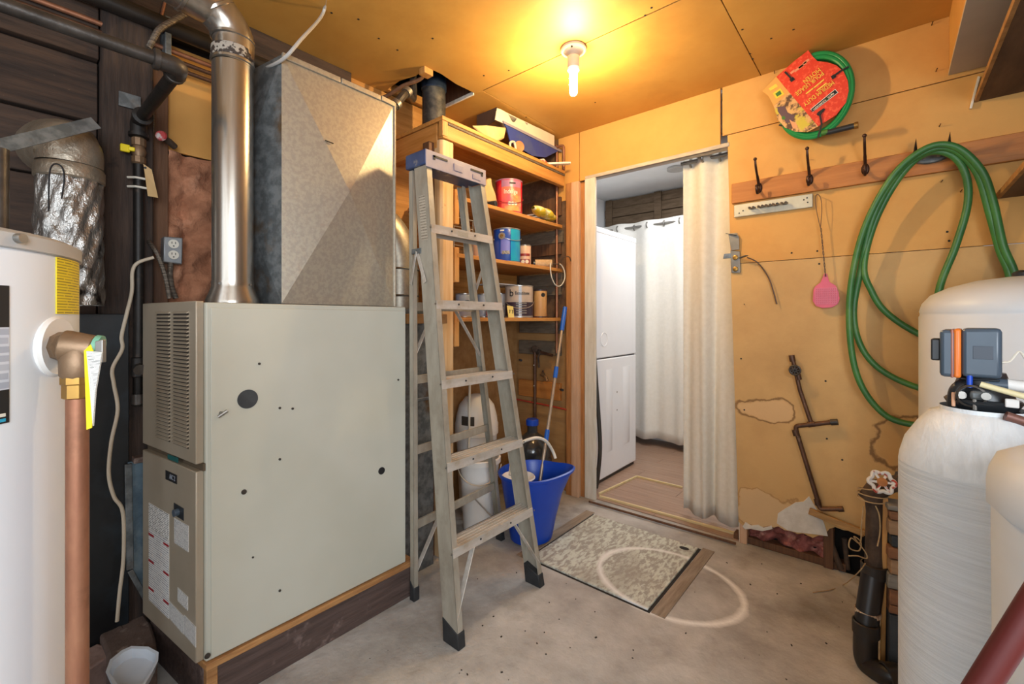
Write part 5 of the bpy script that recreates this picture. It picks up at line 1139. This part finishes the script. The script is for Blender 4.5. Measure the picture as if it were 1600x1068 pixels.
# new hose coil with its card
nc = thing('packaged_hose', 'new coiled green hose with a red cardboard sleeve hanging high on the wall', 'hose', onY(1270, 148, 2.50))
cc = onY(1272, 148, 2.50); ex = onY(1332, 148, 2.50).x - cc.x; ez = (onY(1272, 84, 2.50).z - onY(1272, 212, 2.50).z)/2
for k, (rs, yo) in enumerate([(.97, .0), (.90, .0), (1.0, -.022), (.93, -.024)]):
    MB().tube([V((cc.x + math.cos(q*math.pi/24)*ex*rs, 2.515 + yo, cc.z + math.sin(q*math.pi/24)*ez*rs - .004*k)) for q in range(48)], .0105, 10, closed=True).build('hose_coil', 'new_hose', nc)
tube([onY(1290, 207, 2.485), onY(1297, 206, 2.483), onY(1337, 196, 2.475)], .0125, 'sleeve', 'black_plastic', nc, n=14); tube([onY(1284, 208, 2.487), onY(1294, 206, 2.484)], .0133, 'ferrule', 'card_green', nc, n=14); tube([onY(1335, 196.5, 2.475), onY(1341, 195, 2.474)], .0145, 'coupling', 'brass', nc, n=14)
K = lambda a, b_, y=2.478: onY(a/7.118+1180, b_/7.118+70, y)
def card(pts, name, m, y=2.478, t=.0015): return MB().prism([K(a, b_, y) for a, b_ in pts], (0, t, 0)).build(name, m, nc, smooth=0)
cr = card([(235,355),(360,245),(440,175),(590,60),(640,130),(690,180),(800,195),(900,225),(985,300),(1030,400),(1040,510),(1010,640),(900,780),(700,905),(540,720),(380,530)], 'card', 'card_red')
card([(700,906),(580,970),(450,965),(330,920),(250,830),(206,680),(380,531),(540,721)], 'card_picture', 'card_photo'); card([(80,515),(234,356),(379,531),(205,679),(150,570)], 'card_corner', 'card_orange')
card([(195,540),(280,480),(325,545),(235,600)], 'card_stamp', 'card_yellow', 2.4765, .001); card([(222,545),(275,505),(295,545),(245,575)], 'card_stamp', 'card_green', 2.476, .001)
card([(148,487),(230,432),(255,462),(170,512)], 'card_stamp', 'card_gold', 2.4765, .001)
card([(245,690),(330,680),(360,750),(440,790),(420,850),(350,870),(250,740)], 'card_picture', mat('photo_mauve', '5C444C', rough=.5), 2.4772, .0006); card([(380,830),(460,880),(470,920),(420,930)], 'card_picture', mat('photo_skin', 'D9986A', rough=.5), 2.4770, .0006); card([(290,800),(325,790),(340,820),(305,835)], 'card_picture', 'card_green', 2.4770, .0006)
wb_ = card([(615,715),(890,490),(925,530),(640,745)], 'title_box', 'paper', 2.4765, .001); card([(622,716),(888,498),(916,530),(642,737)], 'title_box', 'ink', 2.4762, .0006); card([(640,718),(868,530),(880,545),(655,728)], 'title_box', mat('box_cream', 'D8D0BC', rough=.5), 2.4759, .0005)
td = (K(560,650) - K(840,430)).normalized(); tu = (V((0,-1,0)).cross(td)); tu = tu if tu.z < 0 else -tu
if td.cross(tu).y > 0: tu = -tu
def ctext(s_, a, b_, size, m='card_gold', sq=1.0, y=2.4755): text(s_, size, K(a, b_, y), td, tu, m, nc, squeeze=sq)
ctext('MEDIUM DUTY', 702, 540, .030, sq=.66); ctext('POUR USAGE', 600, 432, .030, sq=.70); ctext('MOYEN', 628, 342, .030, sq=.72)
ctext('GARDEN HOSE', 770, 520, .012) if False else None
ctext('HOME', 836, 560, .017, 'ink', 1.0, 2.4752); ctext('GARDENER', 712, 668, .016, 'ink', .95, 2.4752); card([(775,600),(800,582),(818,602),(793,622)], 'title_emblem', 'card_green', 2.4752, .0004)
for (a, b_, c_, d_) in [(640, 480, 760, 380), (560, 540, 650, 470), (680, 505, 790, 420)]:
    card([(a,b_),(c_,d_),(c_+8,d_+10),(a+8,b_+10)], 'small_print', 'card_gold', 2.4765, .0006)
for (a, b_, w_) in [(480, 250, 120), (520, 215, 110), (410, 290, 60), (560, 175, 80)]:
    card([(a-w_*.4,b_+w_*.3),(a+w_*.4,b_-w_*.3),(a+w_*.4+14,b_-w_*.3+18),(a-w_*.4+14,b_+w_*.3+18)], 'small_print', mat('fade_print', 'D98A68', rough=.5) if 'fade_print' not in MATS else 'fade_print', 2.4765, .0006)
for pts in ([(1040,240),(950,290),(870,350)], [(330,300),(370,340),(410,385)], [(750,730),(720,780),(740,880),(700,1030)], [(265,890),(300,900)]):
    b = MB()
    for (a, b_), (c_, d_) in zip(pts, pts[1:]): b.bar(K(a, b_, 2.474), K(c_, d_, 2.474), .007, .004, (0,1,0))
    b.build('cable_tie', 'ink', nc)
for pts in ([(680,770),(700,745),(760,705),(778,715),(760,745),(700,790)], [(840,350),(880,325),(905,355),(860,385)], [(380,385),(420,355),(442,385),(400,415)]): card(pts, 'punched_slot', 'ink', 2.4755, .0006)
o = tube([onY(1262, 84, 2.585), onY(1262, 84, 2.49)], .003, 'nail', 'bronze_hook', wb, n=6)
# ------------------------------------------------------------------ clip rail, swatter, latch, old copper assembly
cr_ = thing('clip_rail', 'cream metal tool clip rail with spring clips below the coat rack', 'rail', onY(1210, 322, 2.56))
q = [onY(u, v, 2.562) for u, v in [(1147,319),(1270,304),(1270,324),(1147,339)]]; zt_ = (q[0].z+q[1].z)/2; zb_ = (q[2].z+q[3].z)/2
zt_ = min(zt_, zb2-.004); box(q[0].x, q[1].x, 2.558, 2.575, zb_, zt_, 'strip', 'strip_white', cr_, bev=.003)
for u in (1176, 1190, 1202, 1213, 1226):
    p = onY(u, 325, 2.555); b = MB()
    for s_ in (-1, 1): b.tube(crv([V((p.x+s_*.003, 2.557, (zt_+zb_)/2)), V((p.x+s_*.013, 2.542, (zt_+zb_)/2)), V((p.x+s_*.006, 2.527, (zt_+zb_)/2)), V((p.x+s_*.011, 2.518, (zt_+zb_)/2))], 4), .005, 8)
    b.build('spring_clip', 'nickel', cr_)
for u, v in ((1155,333),(1161,329),(1256,312),(1262,316),(1261,309)): disc(V((onY(u,v,2.558).x, 2.558, onY(u,v,2.558).z)), (0,-1,0), .0035, .0015, 'hole', 'ink', cr_, n=8)
sw = thing('fly_swatter', 'pink plastic fly swatter hanging from its twisted wire handle', 'fly swatter', onY(1290, 460, 2.545))
yS = 2.545
head = [(1282,441),(1285,434),(1288,427),(1292,427),(1296,440),(1306,446),(1310,455),(1312,467),(1309,475),(1300,480),(1285,481),(1275,478),(1270,470),(1271,452),(1274,447)]
pts = [onY(u, v, yS) for u, v in head]; MB().prism(pts, (0,.003,0)).build('paddle', 'pink_plastic', sw, bev=.001)
cx0, cx1 = onY(1272, 460, yS).x, onY(1310, 460, yS).x; zz0, zz1 = onY(1290, 477, yS).z, onY(1290, 450, yS).z
b = MB()
for i in range(11): x = cx0+.006+(cx1-cx0-.012)*i/10; b.box(x-.0012, x+.0012, yS-.0022, yS-.0006, zz0+.008, zz1)
for i in range(8): z = zz0+.008+(zz1-zz0-.008)*i/7; b.box(cx0+.006, cx1-.006, yS-.0022, yS-.0006, z-.0012, z+.0012)
b.build('mesh_ribs', mat('pink_light', 'E07F94', rough=.5), sw, smooth=0)
for ph in (0, math.pi):
    path = [onY(1290-.0*k, 432-(432-355)*k/24, yS-.002) + V((.0022*math.cos(ph+k*1.1)-.0*k, .0022*math.sin(ph+k*1.1), 0)) + V((-(k/24)*.018, 0, 0)) for k in range(25)]
    tube(path, .0014, 'wire', 'wire', sw, n=6)
tube(crv([onY(u, v, yS-.004) for u, v in [(1282,356),(1277,335),(1274,315),(1275,305),(1279,304),(1283,312),(1284,330),(1282,356)]], 5), .0014, 'wire_loop', 'wire', sw, n=6)
tube([onY(1276.5, 304.5, 2.575), onY(1276.5, 304.5, 2.52)], .002, 'nail', 'bronze_hook', wb, n=6)
lt = thing('door_latch', 'tarnished metal door latch with catch on the wall edge by the curtain', 'latch', onY(1152, 400, 2.565))
yL = 2.565; Lq = lambda a, b_: onY(a/6.673+1120, b_/6.673+340, yL)
MB().prism([Lq(a, b_) for a, b_ in [(140,340),(240,350),(245,575),(150,575)]], (0,.010,0)).build('plate', 'nickel', lt, bev=.002)
for z_ in ((195,415),(195,535)): MB().lathe([(0,-.002),(.014,-.002),(.012,.008),(0,.012)], Lq(*z_), 16, frame_z((0,-1,0))).build('boss', 'brass', lt)
MB().prism([Lq(a, b_) for a, b_ in [(145,300),(120,165),(215,160),(235,215),(235,330),(150,345)]], (0,-.004,0)).build('folded_arm', 'nickel', lt, bev=.001)
MB().prism([Lq(70,430)+V((0,-.01,0)), Lq(80,380)+V((0,-.01,0)), Lq(150,370), Lq(150,420)], (0,.004,0)).build('catch', 'galv_old', lt, bev=.001)
MB().bar(Lq(240,420), Lq(330,400)+V((0,-.035,0)), .018, .004).build('thumb_lever', 'galv_old', lt, bev=.001); MB().bar(Lq(100,165), Lq(215,185)+V((0,-.02,0)), .014, .004).build('hasp', 'galv_old', lt, bev=.001)
tube(crv([Lq(330,420)+V((0,-.03,0)), Lq(430,470)+V((0,-.008,0)), Lq(540,620)+V((0,-.006,0)), Lq(590,760)+V((0,-.006,0)), Lq(628,900)+V((0,-.005,0))], 5), .0032, 'bent_wire', 'wire', lt, n=6)
cpw = thing('copper_assembly', 'zigzag assembly of old copper pipes with a valve hung on the wall', 'pipe', onY(1270, 680, 2.55))
W = lambda a, b_, y=2.548: onY(a/2.81+1120, b_/2.81+520, y)
tube([W(330,97), W(345,165), W(365,250), W(412,388)], .0095, 'upper_pipe', 'old_copper', cpw, n=12)
tube([W(328,97), W(334,125)], .013, 'coupling', 'old_copper', cpw, n=12); tube([W(356,180), W(362,205)], .012, 'coupling', 'old_copper', cpw, n=12)
MB().ball(W(344,160), .020, 12, 1.2).build('valve_body', 'rust_iron', cpw)
vw = MB(); vc = W(343,163,2.515)
vw.tube([vc+V((.022*math.cos(k*math.pi/10), 0, .022*math.sin(k*math.pi/10))) for k in range(20)], .0045, 8, closed=True)
for k in range(4): a = k*math.pi/4; vw.bar(vc-V((.021*math.cos(a),0,.021*math.sin(a))), vc+V((.021*math.cos(a),0,.021*math.sin(a))), .005, .004)
vw.tube([vc, W(344,160)], .005, 8); vw.build('valve_wheel', 'grey_iron', cpw)
tube(fil([W(498,392), W(415,402), W(345,408), W(352,440), W(445,740), W(452,772), W(552,772)], .03), .0105, 'zigzag_pipe', 'old_copper', cpw, n=12)
tube([W(500,392), W(532,390)], .0145, 'end_cap', 'grey_iron', cpw, n=12); tube([W(400,402), W(430,398)], .014, 'tee', 'old_copper', cpw, n=12)
tube([W(343,425), W(350,450)], .014, 'coupling', 'old_copper', cpw, n=12); tube([W(440,730), W(446,755)], .014, 'coupling', 'old_copper', cpw, n=12); tube([W(532,773), W(556,772)], .0125, 'coupling', 'old_copper', cpw, n=12)
tube([W(350,440), W(362,458)], .004, 'pipe_nail', 'bronze_hook', cpw, n=6)
o = MB().bar(W(405,780,2.552), W(648,880,2.552), .016, .03, (0,0,1)).build('brass_strip', mat('strip_wood', 'B98F55', '8F6636', rough=.5, s=6, st=(1,9,9)), None, bev=.002); tag(o, 'narrow tan wooden strip lying across the broken wall hole', 'board')
o = tube([W(470,820,2.60), W(505,930,2.60), V((W(545,1040,2.60).x, 2.59, .0135))], .013, 'rusty_pipe', 'rust_iron', n=12); tag(o, 'rusty pipe standing in the broken wall hole beside the insulation', 'pipe')
o = tube([W(560,900,2.62), V((W(575,1050,2.62).x, 2.615, .011))], .011, 'rusty_pipe', 'rust_iron', n=12); tag(o, 'second rusty pipe in the dark wall hole nearer the black drain', 'pipe')
# ------------------------------------------------------------------ black drain stack with stop valve and twine
dc = V((-.052, 1.94, 0)); dx_ = V((.0, .0, 0))
ds = thing('drain_stack', 'black plastic drain pipe with elbow below a rusty iron stop valve', 'pipe', dc)
up1 = atD(1368, 885, 1.52+.03); up2 = atD(1366, 800, 1.55)
base = atD(1352, 985, 1.52); 
tube(fil([atD(1365, 892, 1.545), base, atD(1352, 1040, 1.52), atD(1392, 1056, 1.43), atD(1440, 1058, 1.42)], .07), .034, 'drain_pipe', 'black_abs', ds, n=24)
for p, d in ((atD(1353, 980, 1.52), (0,0,1)), (atD(1394, 1056, 1.43), atD(1440,1058,1.42)-atD(1392,1056,1.43)), (atD(1366, 890, 1.545), (0,0,1))): MB().lathe([(.034,-.022),(.0385,-.02),(.0385,.02),(.034,.022)], p, 24, frame_z(d)).build('hub', 'black_abs', ds)
MB().lathe([(.0348,-.008),(.0365,-.007),(.0365,.007),(.0348,.008)], atD(1356, 955, 1.53), 24).build('strap', mat('strap_tan', 'C2AE94', '8A6A50', rough=.5, s=60, lo=.5, hi=.55), ds)
tube([atD(1366, 895, 1.545), atD(1368, 800, 1.56), atD(1367, 775, 1.56)], [.028,.027,.03], 'iron_riser', 'rust_iron', ds, n=16)
tube([atD(1358, 782, 1.56), atD(1372, 762, 1.55), atD(1392, 758, 1.54), atD(1412, 752, 1.53)], [.035,.034,.024,.026], 'valve_body', 'rust_iron', ds, n=16)
for u, v in ((1402, 756), (1408, 750)): MB().lathe([(.02,-.006),(.03,-.005),(.03,.005),(.02,.006)], atD(u, v, 1.535), 6, frame_z((.8,.5,.1))).build('hex_nut', 'grey_iron', ds)
vc = atD(1378, 753, 1.47); toc = (O - vc).normalized(); fz_ = frame_z((toc + V((.25,0,.2))).normalized()); vw = MB()
vw.tube([vc + fz_ @ V(((.032+.004*math.cos(6*k*math.pi/24))*math.cos(k*math.pi/24), (.032+.004*math.cos(6*k*math.pi/24))*math.sin(k*math.pi/24), 0)) for k in range(48)], .006, 8, closed=True)
for k in range(6): a = k*math.pi/3; vw.bar(vc + fz_ @ V((.010*math.cos(a), .010*math.sin(a), 0)), vc + fz_ @ V((.031*math.cos(a), .031*math.sin(a), 0)), .007, .006, toc)
vw.build('valve_wheel', 'wheel_paint', ds); MB().lathe([(0,-.006),(.014,-.006),(.014,.006),(0,.009)], vc, 16, fz_).build('wheel_hub', 'hook_board', ds); tube([vc, atD(1376, 762, 1.55)], .007, 'valve_stem', 'rust_iron', ds)
tw = thing('twine', 'tangled tan twine wrapped round the rusty stop valve', 'twine', atD(1350, 850, 1.5))
cw = atD(1363, 778, 1.555)
tube(crv([cw + V((.042*math.cos(k*.9), .042*math.sin(k*.9), .018*math.sin(k*.37)+.002*k-.01)) for k in range(24)], 3), .0022, 'wrap', 'twine', tw, n=6)
tube(crv([atD(u, v, d) for u, v, d in [(1349,790,1.51),(1346,820,1.50),(1344,848,1.50),(1330,840,1.50),(1327,855,1.49),(1342,860,1.50),(1345,846,1.5),(1334,838,1.51),(1352,862,1.49),(1354,872,1.49),(1340,868,1.48),(1326,868,1.48)]], 5), .0020, 'tail', 'twine', tw, n=6)
tube(crv([atD(u, v, d) for u, v, d in [(1368,790,1.50),(1374,805,1.49),(1375,830,1.49),(1371,853,1.49)]], 5), .0022, 'tail', 'twine', tw, n=6)
tube(crv([atD(1352,880,1.49), atD(1340,895,1.50), onZ(1320,912,.02), onZ(1298,921,.004), onZ(1270,925,.003)], 5), .0018, 'tail', 'twine', tw, n=6)
# stacked offcuts behind the drain
zlist = [(0.0,.20,'slate','black upright block at the foot of the offcut stack'),(.205,.232,'lumber_rust','thin rusty slat on the black block in the offcut stack'),(.236,.285,'lumber_rust','rust-brown plank third from the bottom of the offcut stack'),(.289,.335,'lumber_grey','greenish grey plank in the lower half of the offcut stack'),(.339,.385,'lumber_tan','tan split offcut in the middle of the stack beside the softener'),(.389,.425,'lumber_rust','reddish curved offcut in the middle of the offcut stack'),(.429,.465,'slate','dark slate-coloured slat in the upper half of the offcut stack'),(.469,.515,'lumber_tan','pale split block near the top of the offcut stack'),(.519,.545,'lumber_rust','thin brown slat second from the top of the offcut stack'),(.549,.566,'lumber_grey','grey-green flat slat topmost on the offcut stack')]
for k, (z0, z1, m, lab) in enumerate(zlist):
    random.seed(40+k); p0 = atD(1385, 900, 1.52); dirx = V((.97,.22,0)).normalized()
    b = MB(); cx_ = p0 + dirx*(.046+random.uniform(-.004,.006)); b.cbox((cx_.x, cx_.y, (z0+z1)/2), (.092,.08,z1-z0), rotz(math.atan2(dirx.y, dirx.x)+random.uniform(-.03,.03)))
    b.v = [v + V((random.uniform(-1,1)*.003, random.uniform(-1,1)*.003, 0)) for v in b.v]
    tag(b.build('lumber_offcut', m, None, bev=.003), lab, 'offcut', 'stacked lumber offcuts')
p0 = atD(1379, 900, 1.53)
o = MB().bar((p0.x, p0.y, 0), (p0.x+.008, p0.y+.0, .575), .014, .022, (0,1,0)).build('wood_lath', 'pine_v', None, bev=.002); tag(o, 'upright tan wood lath in front of the offcut stack', 'board')
# ------------------------------------------------------------------ tanks at the right
pt_ = V((.335, 2.165, 0)); pr = .255
pk = thing('pressure_tank', 'large white domed pressure tank standing against the yellow wall', 'tank', pt_)
ztk = 1.325
MB().lathe([(0,0),(pr-.03,0),(pr-.03,.12),(pr-.004,.13),(pr,.15),(pr,ztk-.13),(pr-.003,ztk-.125),(pr-.003,ztk-.118),(pr-.001,ztk-.112),(pr-.008,ztk-.085),(pr-.03,ztk-.055),(pr-.075,ztk-.03),(pr-.14,ztk-.010),(.04,ztk),(0,ztk)], pt_, 72).build('shell', 'pressure_white', pk)
MB().lathe([(.03,ztk-.002),(.03,ztk+.012),(.018,ztk+.02),(0,ztk+.02)], pt_, 20).build('air_valve_cap', 'black_plastic', pk)
st_ = V((.1416, 1.281, 0)); sr = .127
sk = thing('water_softener', 'white fibreglass water softener tank with a blue-black control head', 'water softener', st_)
zs_ = 1.005
MB().lathe([(0,.0),(sr+.004,.0),(sr+.004,.06),(sr,.065),(sr,zs_-.115)], st_, 64).build('wound_shell', 'fibreglass', sk)
MB().lathe([(sr,zs_-.115),(sr-.002,zs_-.10),(sr-.010,zs_-.068),(sr-.030,zs_-.032),(.078,zs_-.006),(.062,zs_),(.062,zs_+.008)], st_, 64).build('dome', 'fibreglass_dome', sk)
zn = zs_+.008
ring = .056
MB().lathe([(.044,zn-.004),(.047,zn-.002),(ring-.002,zn+.010),(ring,zn+.014),(ring-.004,zn+.018),(.040,zn+.020),(0,zn+.020)], st_, 48).build('neck_ring', 'black_plastic', sk)
hd = V((st_.x, st_.y, 0)).normalized(); hdist = V((st_.x, st_.y, 0)).length; hr = V((hd.y, -hd.x, 0))
HM = Matrix((hr, hd, V((0,0,1)))).transposed()
def hp_(u, v, f_):                                            # pixel -> plane square to the tank's axis direction, f_ in front of the axis
    a = ray(u, v); t_ = (hdist - f_)/V((a.x, a.y, 0)).dot(hd); return O + a*t_
def hbox(u0, v0, u1, v1, f0, f1, name, m, bev=.004, parent=sk):
    fm = (f0+f1)/2; a, c = hp_(u0, v0, fm), hp_(u1, v1, fm)
    return MB().cbox((a+c)/2, (abs((c-a).dot(hr)), f1-f0, abs(a.z-c.z)), HM).build(name, m, parent, bev=bev)
b = MB(); b.lathe([(.046,zn+.018),(.040,zn+.045),(.032,zn+.07),(0,zn+.072)], st_, 28); b.tube(crv([hp_(1492, 636, .02), hp_(1496, 610, .025), hp_(1510, 600, .02)], 5), .013, 12); b.build('valve_body', 'black_plastic', sk)
MB().prism([hp_(1476, 637, .02), hp_(1500, 637, .02), hp_(1500, 604, .02), hp_(1490, 608, .02)], hd*.02).build('side_gusset', 'black_plastic', sk, bev=.003)
hbox(1486.5, 612, 1493, 635, .036, .042, 'side_label', mat('peach', 'D8A582', rough=.5), .002)
tube([hp_(1496, 615, .03), hp_(1503, 617, .048)], .0075, 'port_plug', 'nickel', sk, n=12)
MB().lathe([(.018,-.008),(.022,-.006),(.022,.006),(.018,.008)], hp_(1518, 618, .045), 20, frame_z(-hd)).build('brine_port', 'grey_iron', sk)
hbox(1515, 609, 1548, 626, .04, .056, 'injector_block', 'galv_old', .005); tube([hp_(1540, 619, .05), hp_(1541, 619, .064)], .007, 'injector_screw', 'nickel', sk, n=12); tube([hp_(1523, 640, .05), hp_(1522, 612, .05)], .0035, 'rod', 'nickel', sk, n=8)
hbox(1528, 624, 1572, 640, .02, .045, 'body_casting', 'black_plastic', .004)
tube([hp_(1515, 605, .045), hp_(1515, 586, .045)], .0045, 'blue_coupling', 'blue_plastic', sk, n=12)
hbox(1503.5, 512, 1565, 589, -.045, .05, 'control_housing', 'head_blue', .007)
hbox(1470, 514, 1504, 587, -.04, .048, 'timer_cover', 'head_blue', .007)
hbox(1491, 513, 1503, 587.5, -.042, .0495, 'orange_band', 'orange_band', .004); hbox(1487, 513.5, 1491.5, 587, -.041, .049, 'rose_band', 'rose_band', .002)
hbox(1455.5, 528, 1471, 562, -.01, .035, 'timer_knob', 'black_plastic', .003); hbox(1501, 587, 1562, 594, -.03, .04, 'motor_base', 'black_plastic', .003)
hbox(1520, 540, 1552, 562, .0495, .0505, 'faded_badge', mat('badge_dark', '424A55', rough=.5), .0005)
tube([hp_(1532, 600, .055), hp_(1600, 619, .06), hp_(1680, 640, .07)], .0055, 'brine_tube', 'cream_tube', sk, n=12)
tube([hp_(1572, 600, .02), hp_(1592, 603, .02), hp_(1700, 612, .02)], .011, 'plastic_fitting', 'white_plastic', sk, n=14); tube([hp_(1540, 600, .025), hp_(1575, 602, .025)], .0125, 'union', 'head_blue', sk, n=14)
hbox(1570, 622, 1593, 638, .045, .05, 'bracket', 'white_plastic', .002)
tube([hp_(1571, 649, .065), hp_(1602, 659, .06), hp_(1680, 684, .05)], .0085, 'pipe_stub', mat('pipe_mauve', '7A5348', '63423A', rough=.5, metal=.3, s=12), sk, n=14)
tube(crv([hp_(1564, 566, .03), hp_(1578, 564, .02), hp_(1592, 549, .01), hp_(1602, 560, .0)], 5), .0018, 'white_wire', 'ivory', sk, n=6)
bt = V((.335, .885, 0)); br = .232
bk = thing('brine_tank', 'white plastic brine tank with chunky lid at the right edge', 'tank', bt)
n8 = 12
def poly_r(r_, k, soft=.93): return r_
MB().lathe([(0,.0),(br-.03,.0),(br-.008,.02),(br-.004,.945),(br-.02,.95)], bt, 64).build('body', 'tank_poly', bk)
MB().lathe([(br-.012,.94),(br-.002,.935),(br+.002,.94),(br+.002,.975),(br-.006,.996),(br-.022,1.006),(.10,1.010),(0,1.010)], bt, 20).build('lid', 'tank_poly', bk, bev=.004, smooth=50)
MB().bar(bt+V((-.12,-.02,1.013)), bt+V((-.02,-.14,1.013)), .006, .003).build('lid_groove', 'grey_enamel', bk)
A_ = atD(1665, 863, .42); B_ = atD(1034, 1873, .60); B_.z = .011
o = MB().tube([B_, A_], .0118, 24).build('red_pole', 'red_paint'); tag(o, 'dark red painted metal pole at the lower right corner', 'pole')
# floor grit
random.seed(3); b = MB()
for k in range(100):
    x, y = random.uniform(-1.45, .0), random.uniform(.7, 2.5)
    if -1.42 < x < -.67 and 1.7 < y < 2.42: continue
    s_ = random.uniform(.0015, .0045); b.cbox((x, y, s_*.3), (s_*random.uniform(.8,2.2), s_, s_*.7), rotz(random.uniform(0, 3)))
o = stuff(b.build('floor_grit', 'tar', None, smooth=0)); o['label'] = 'scattered small dark crumbs of grit on the concrete floor'; o['category'] = 'grit'
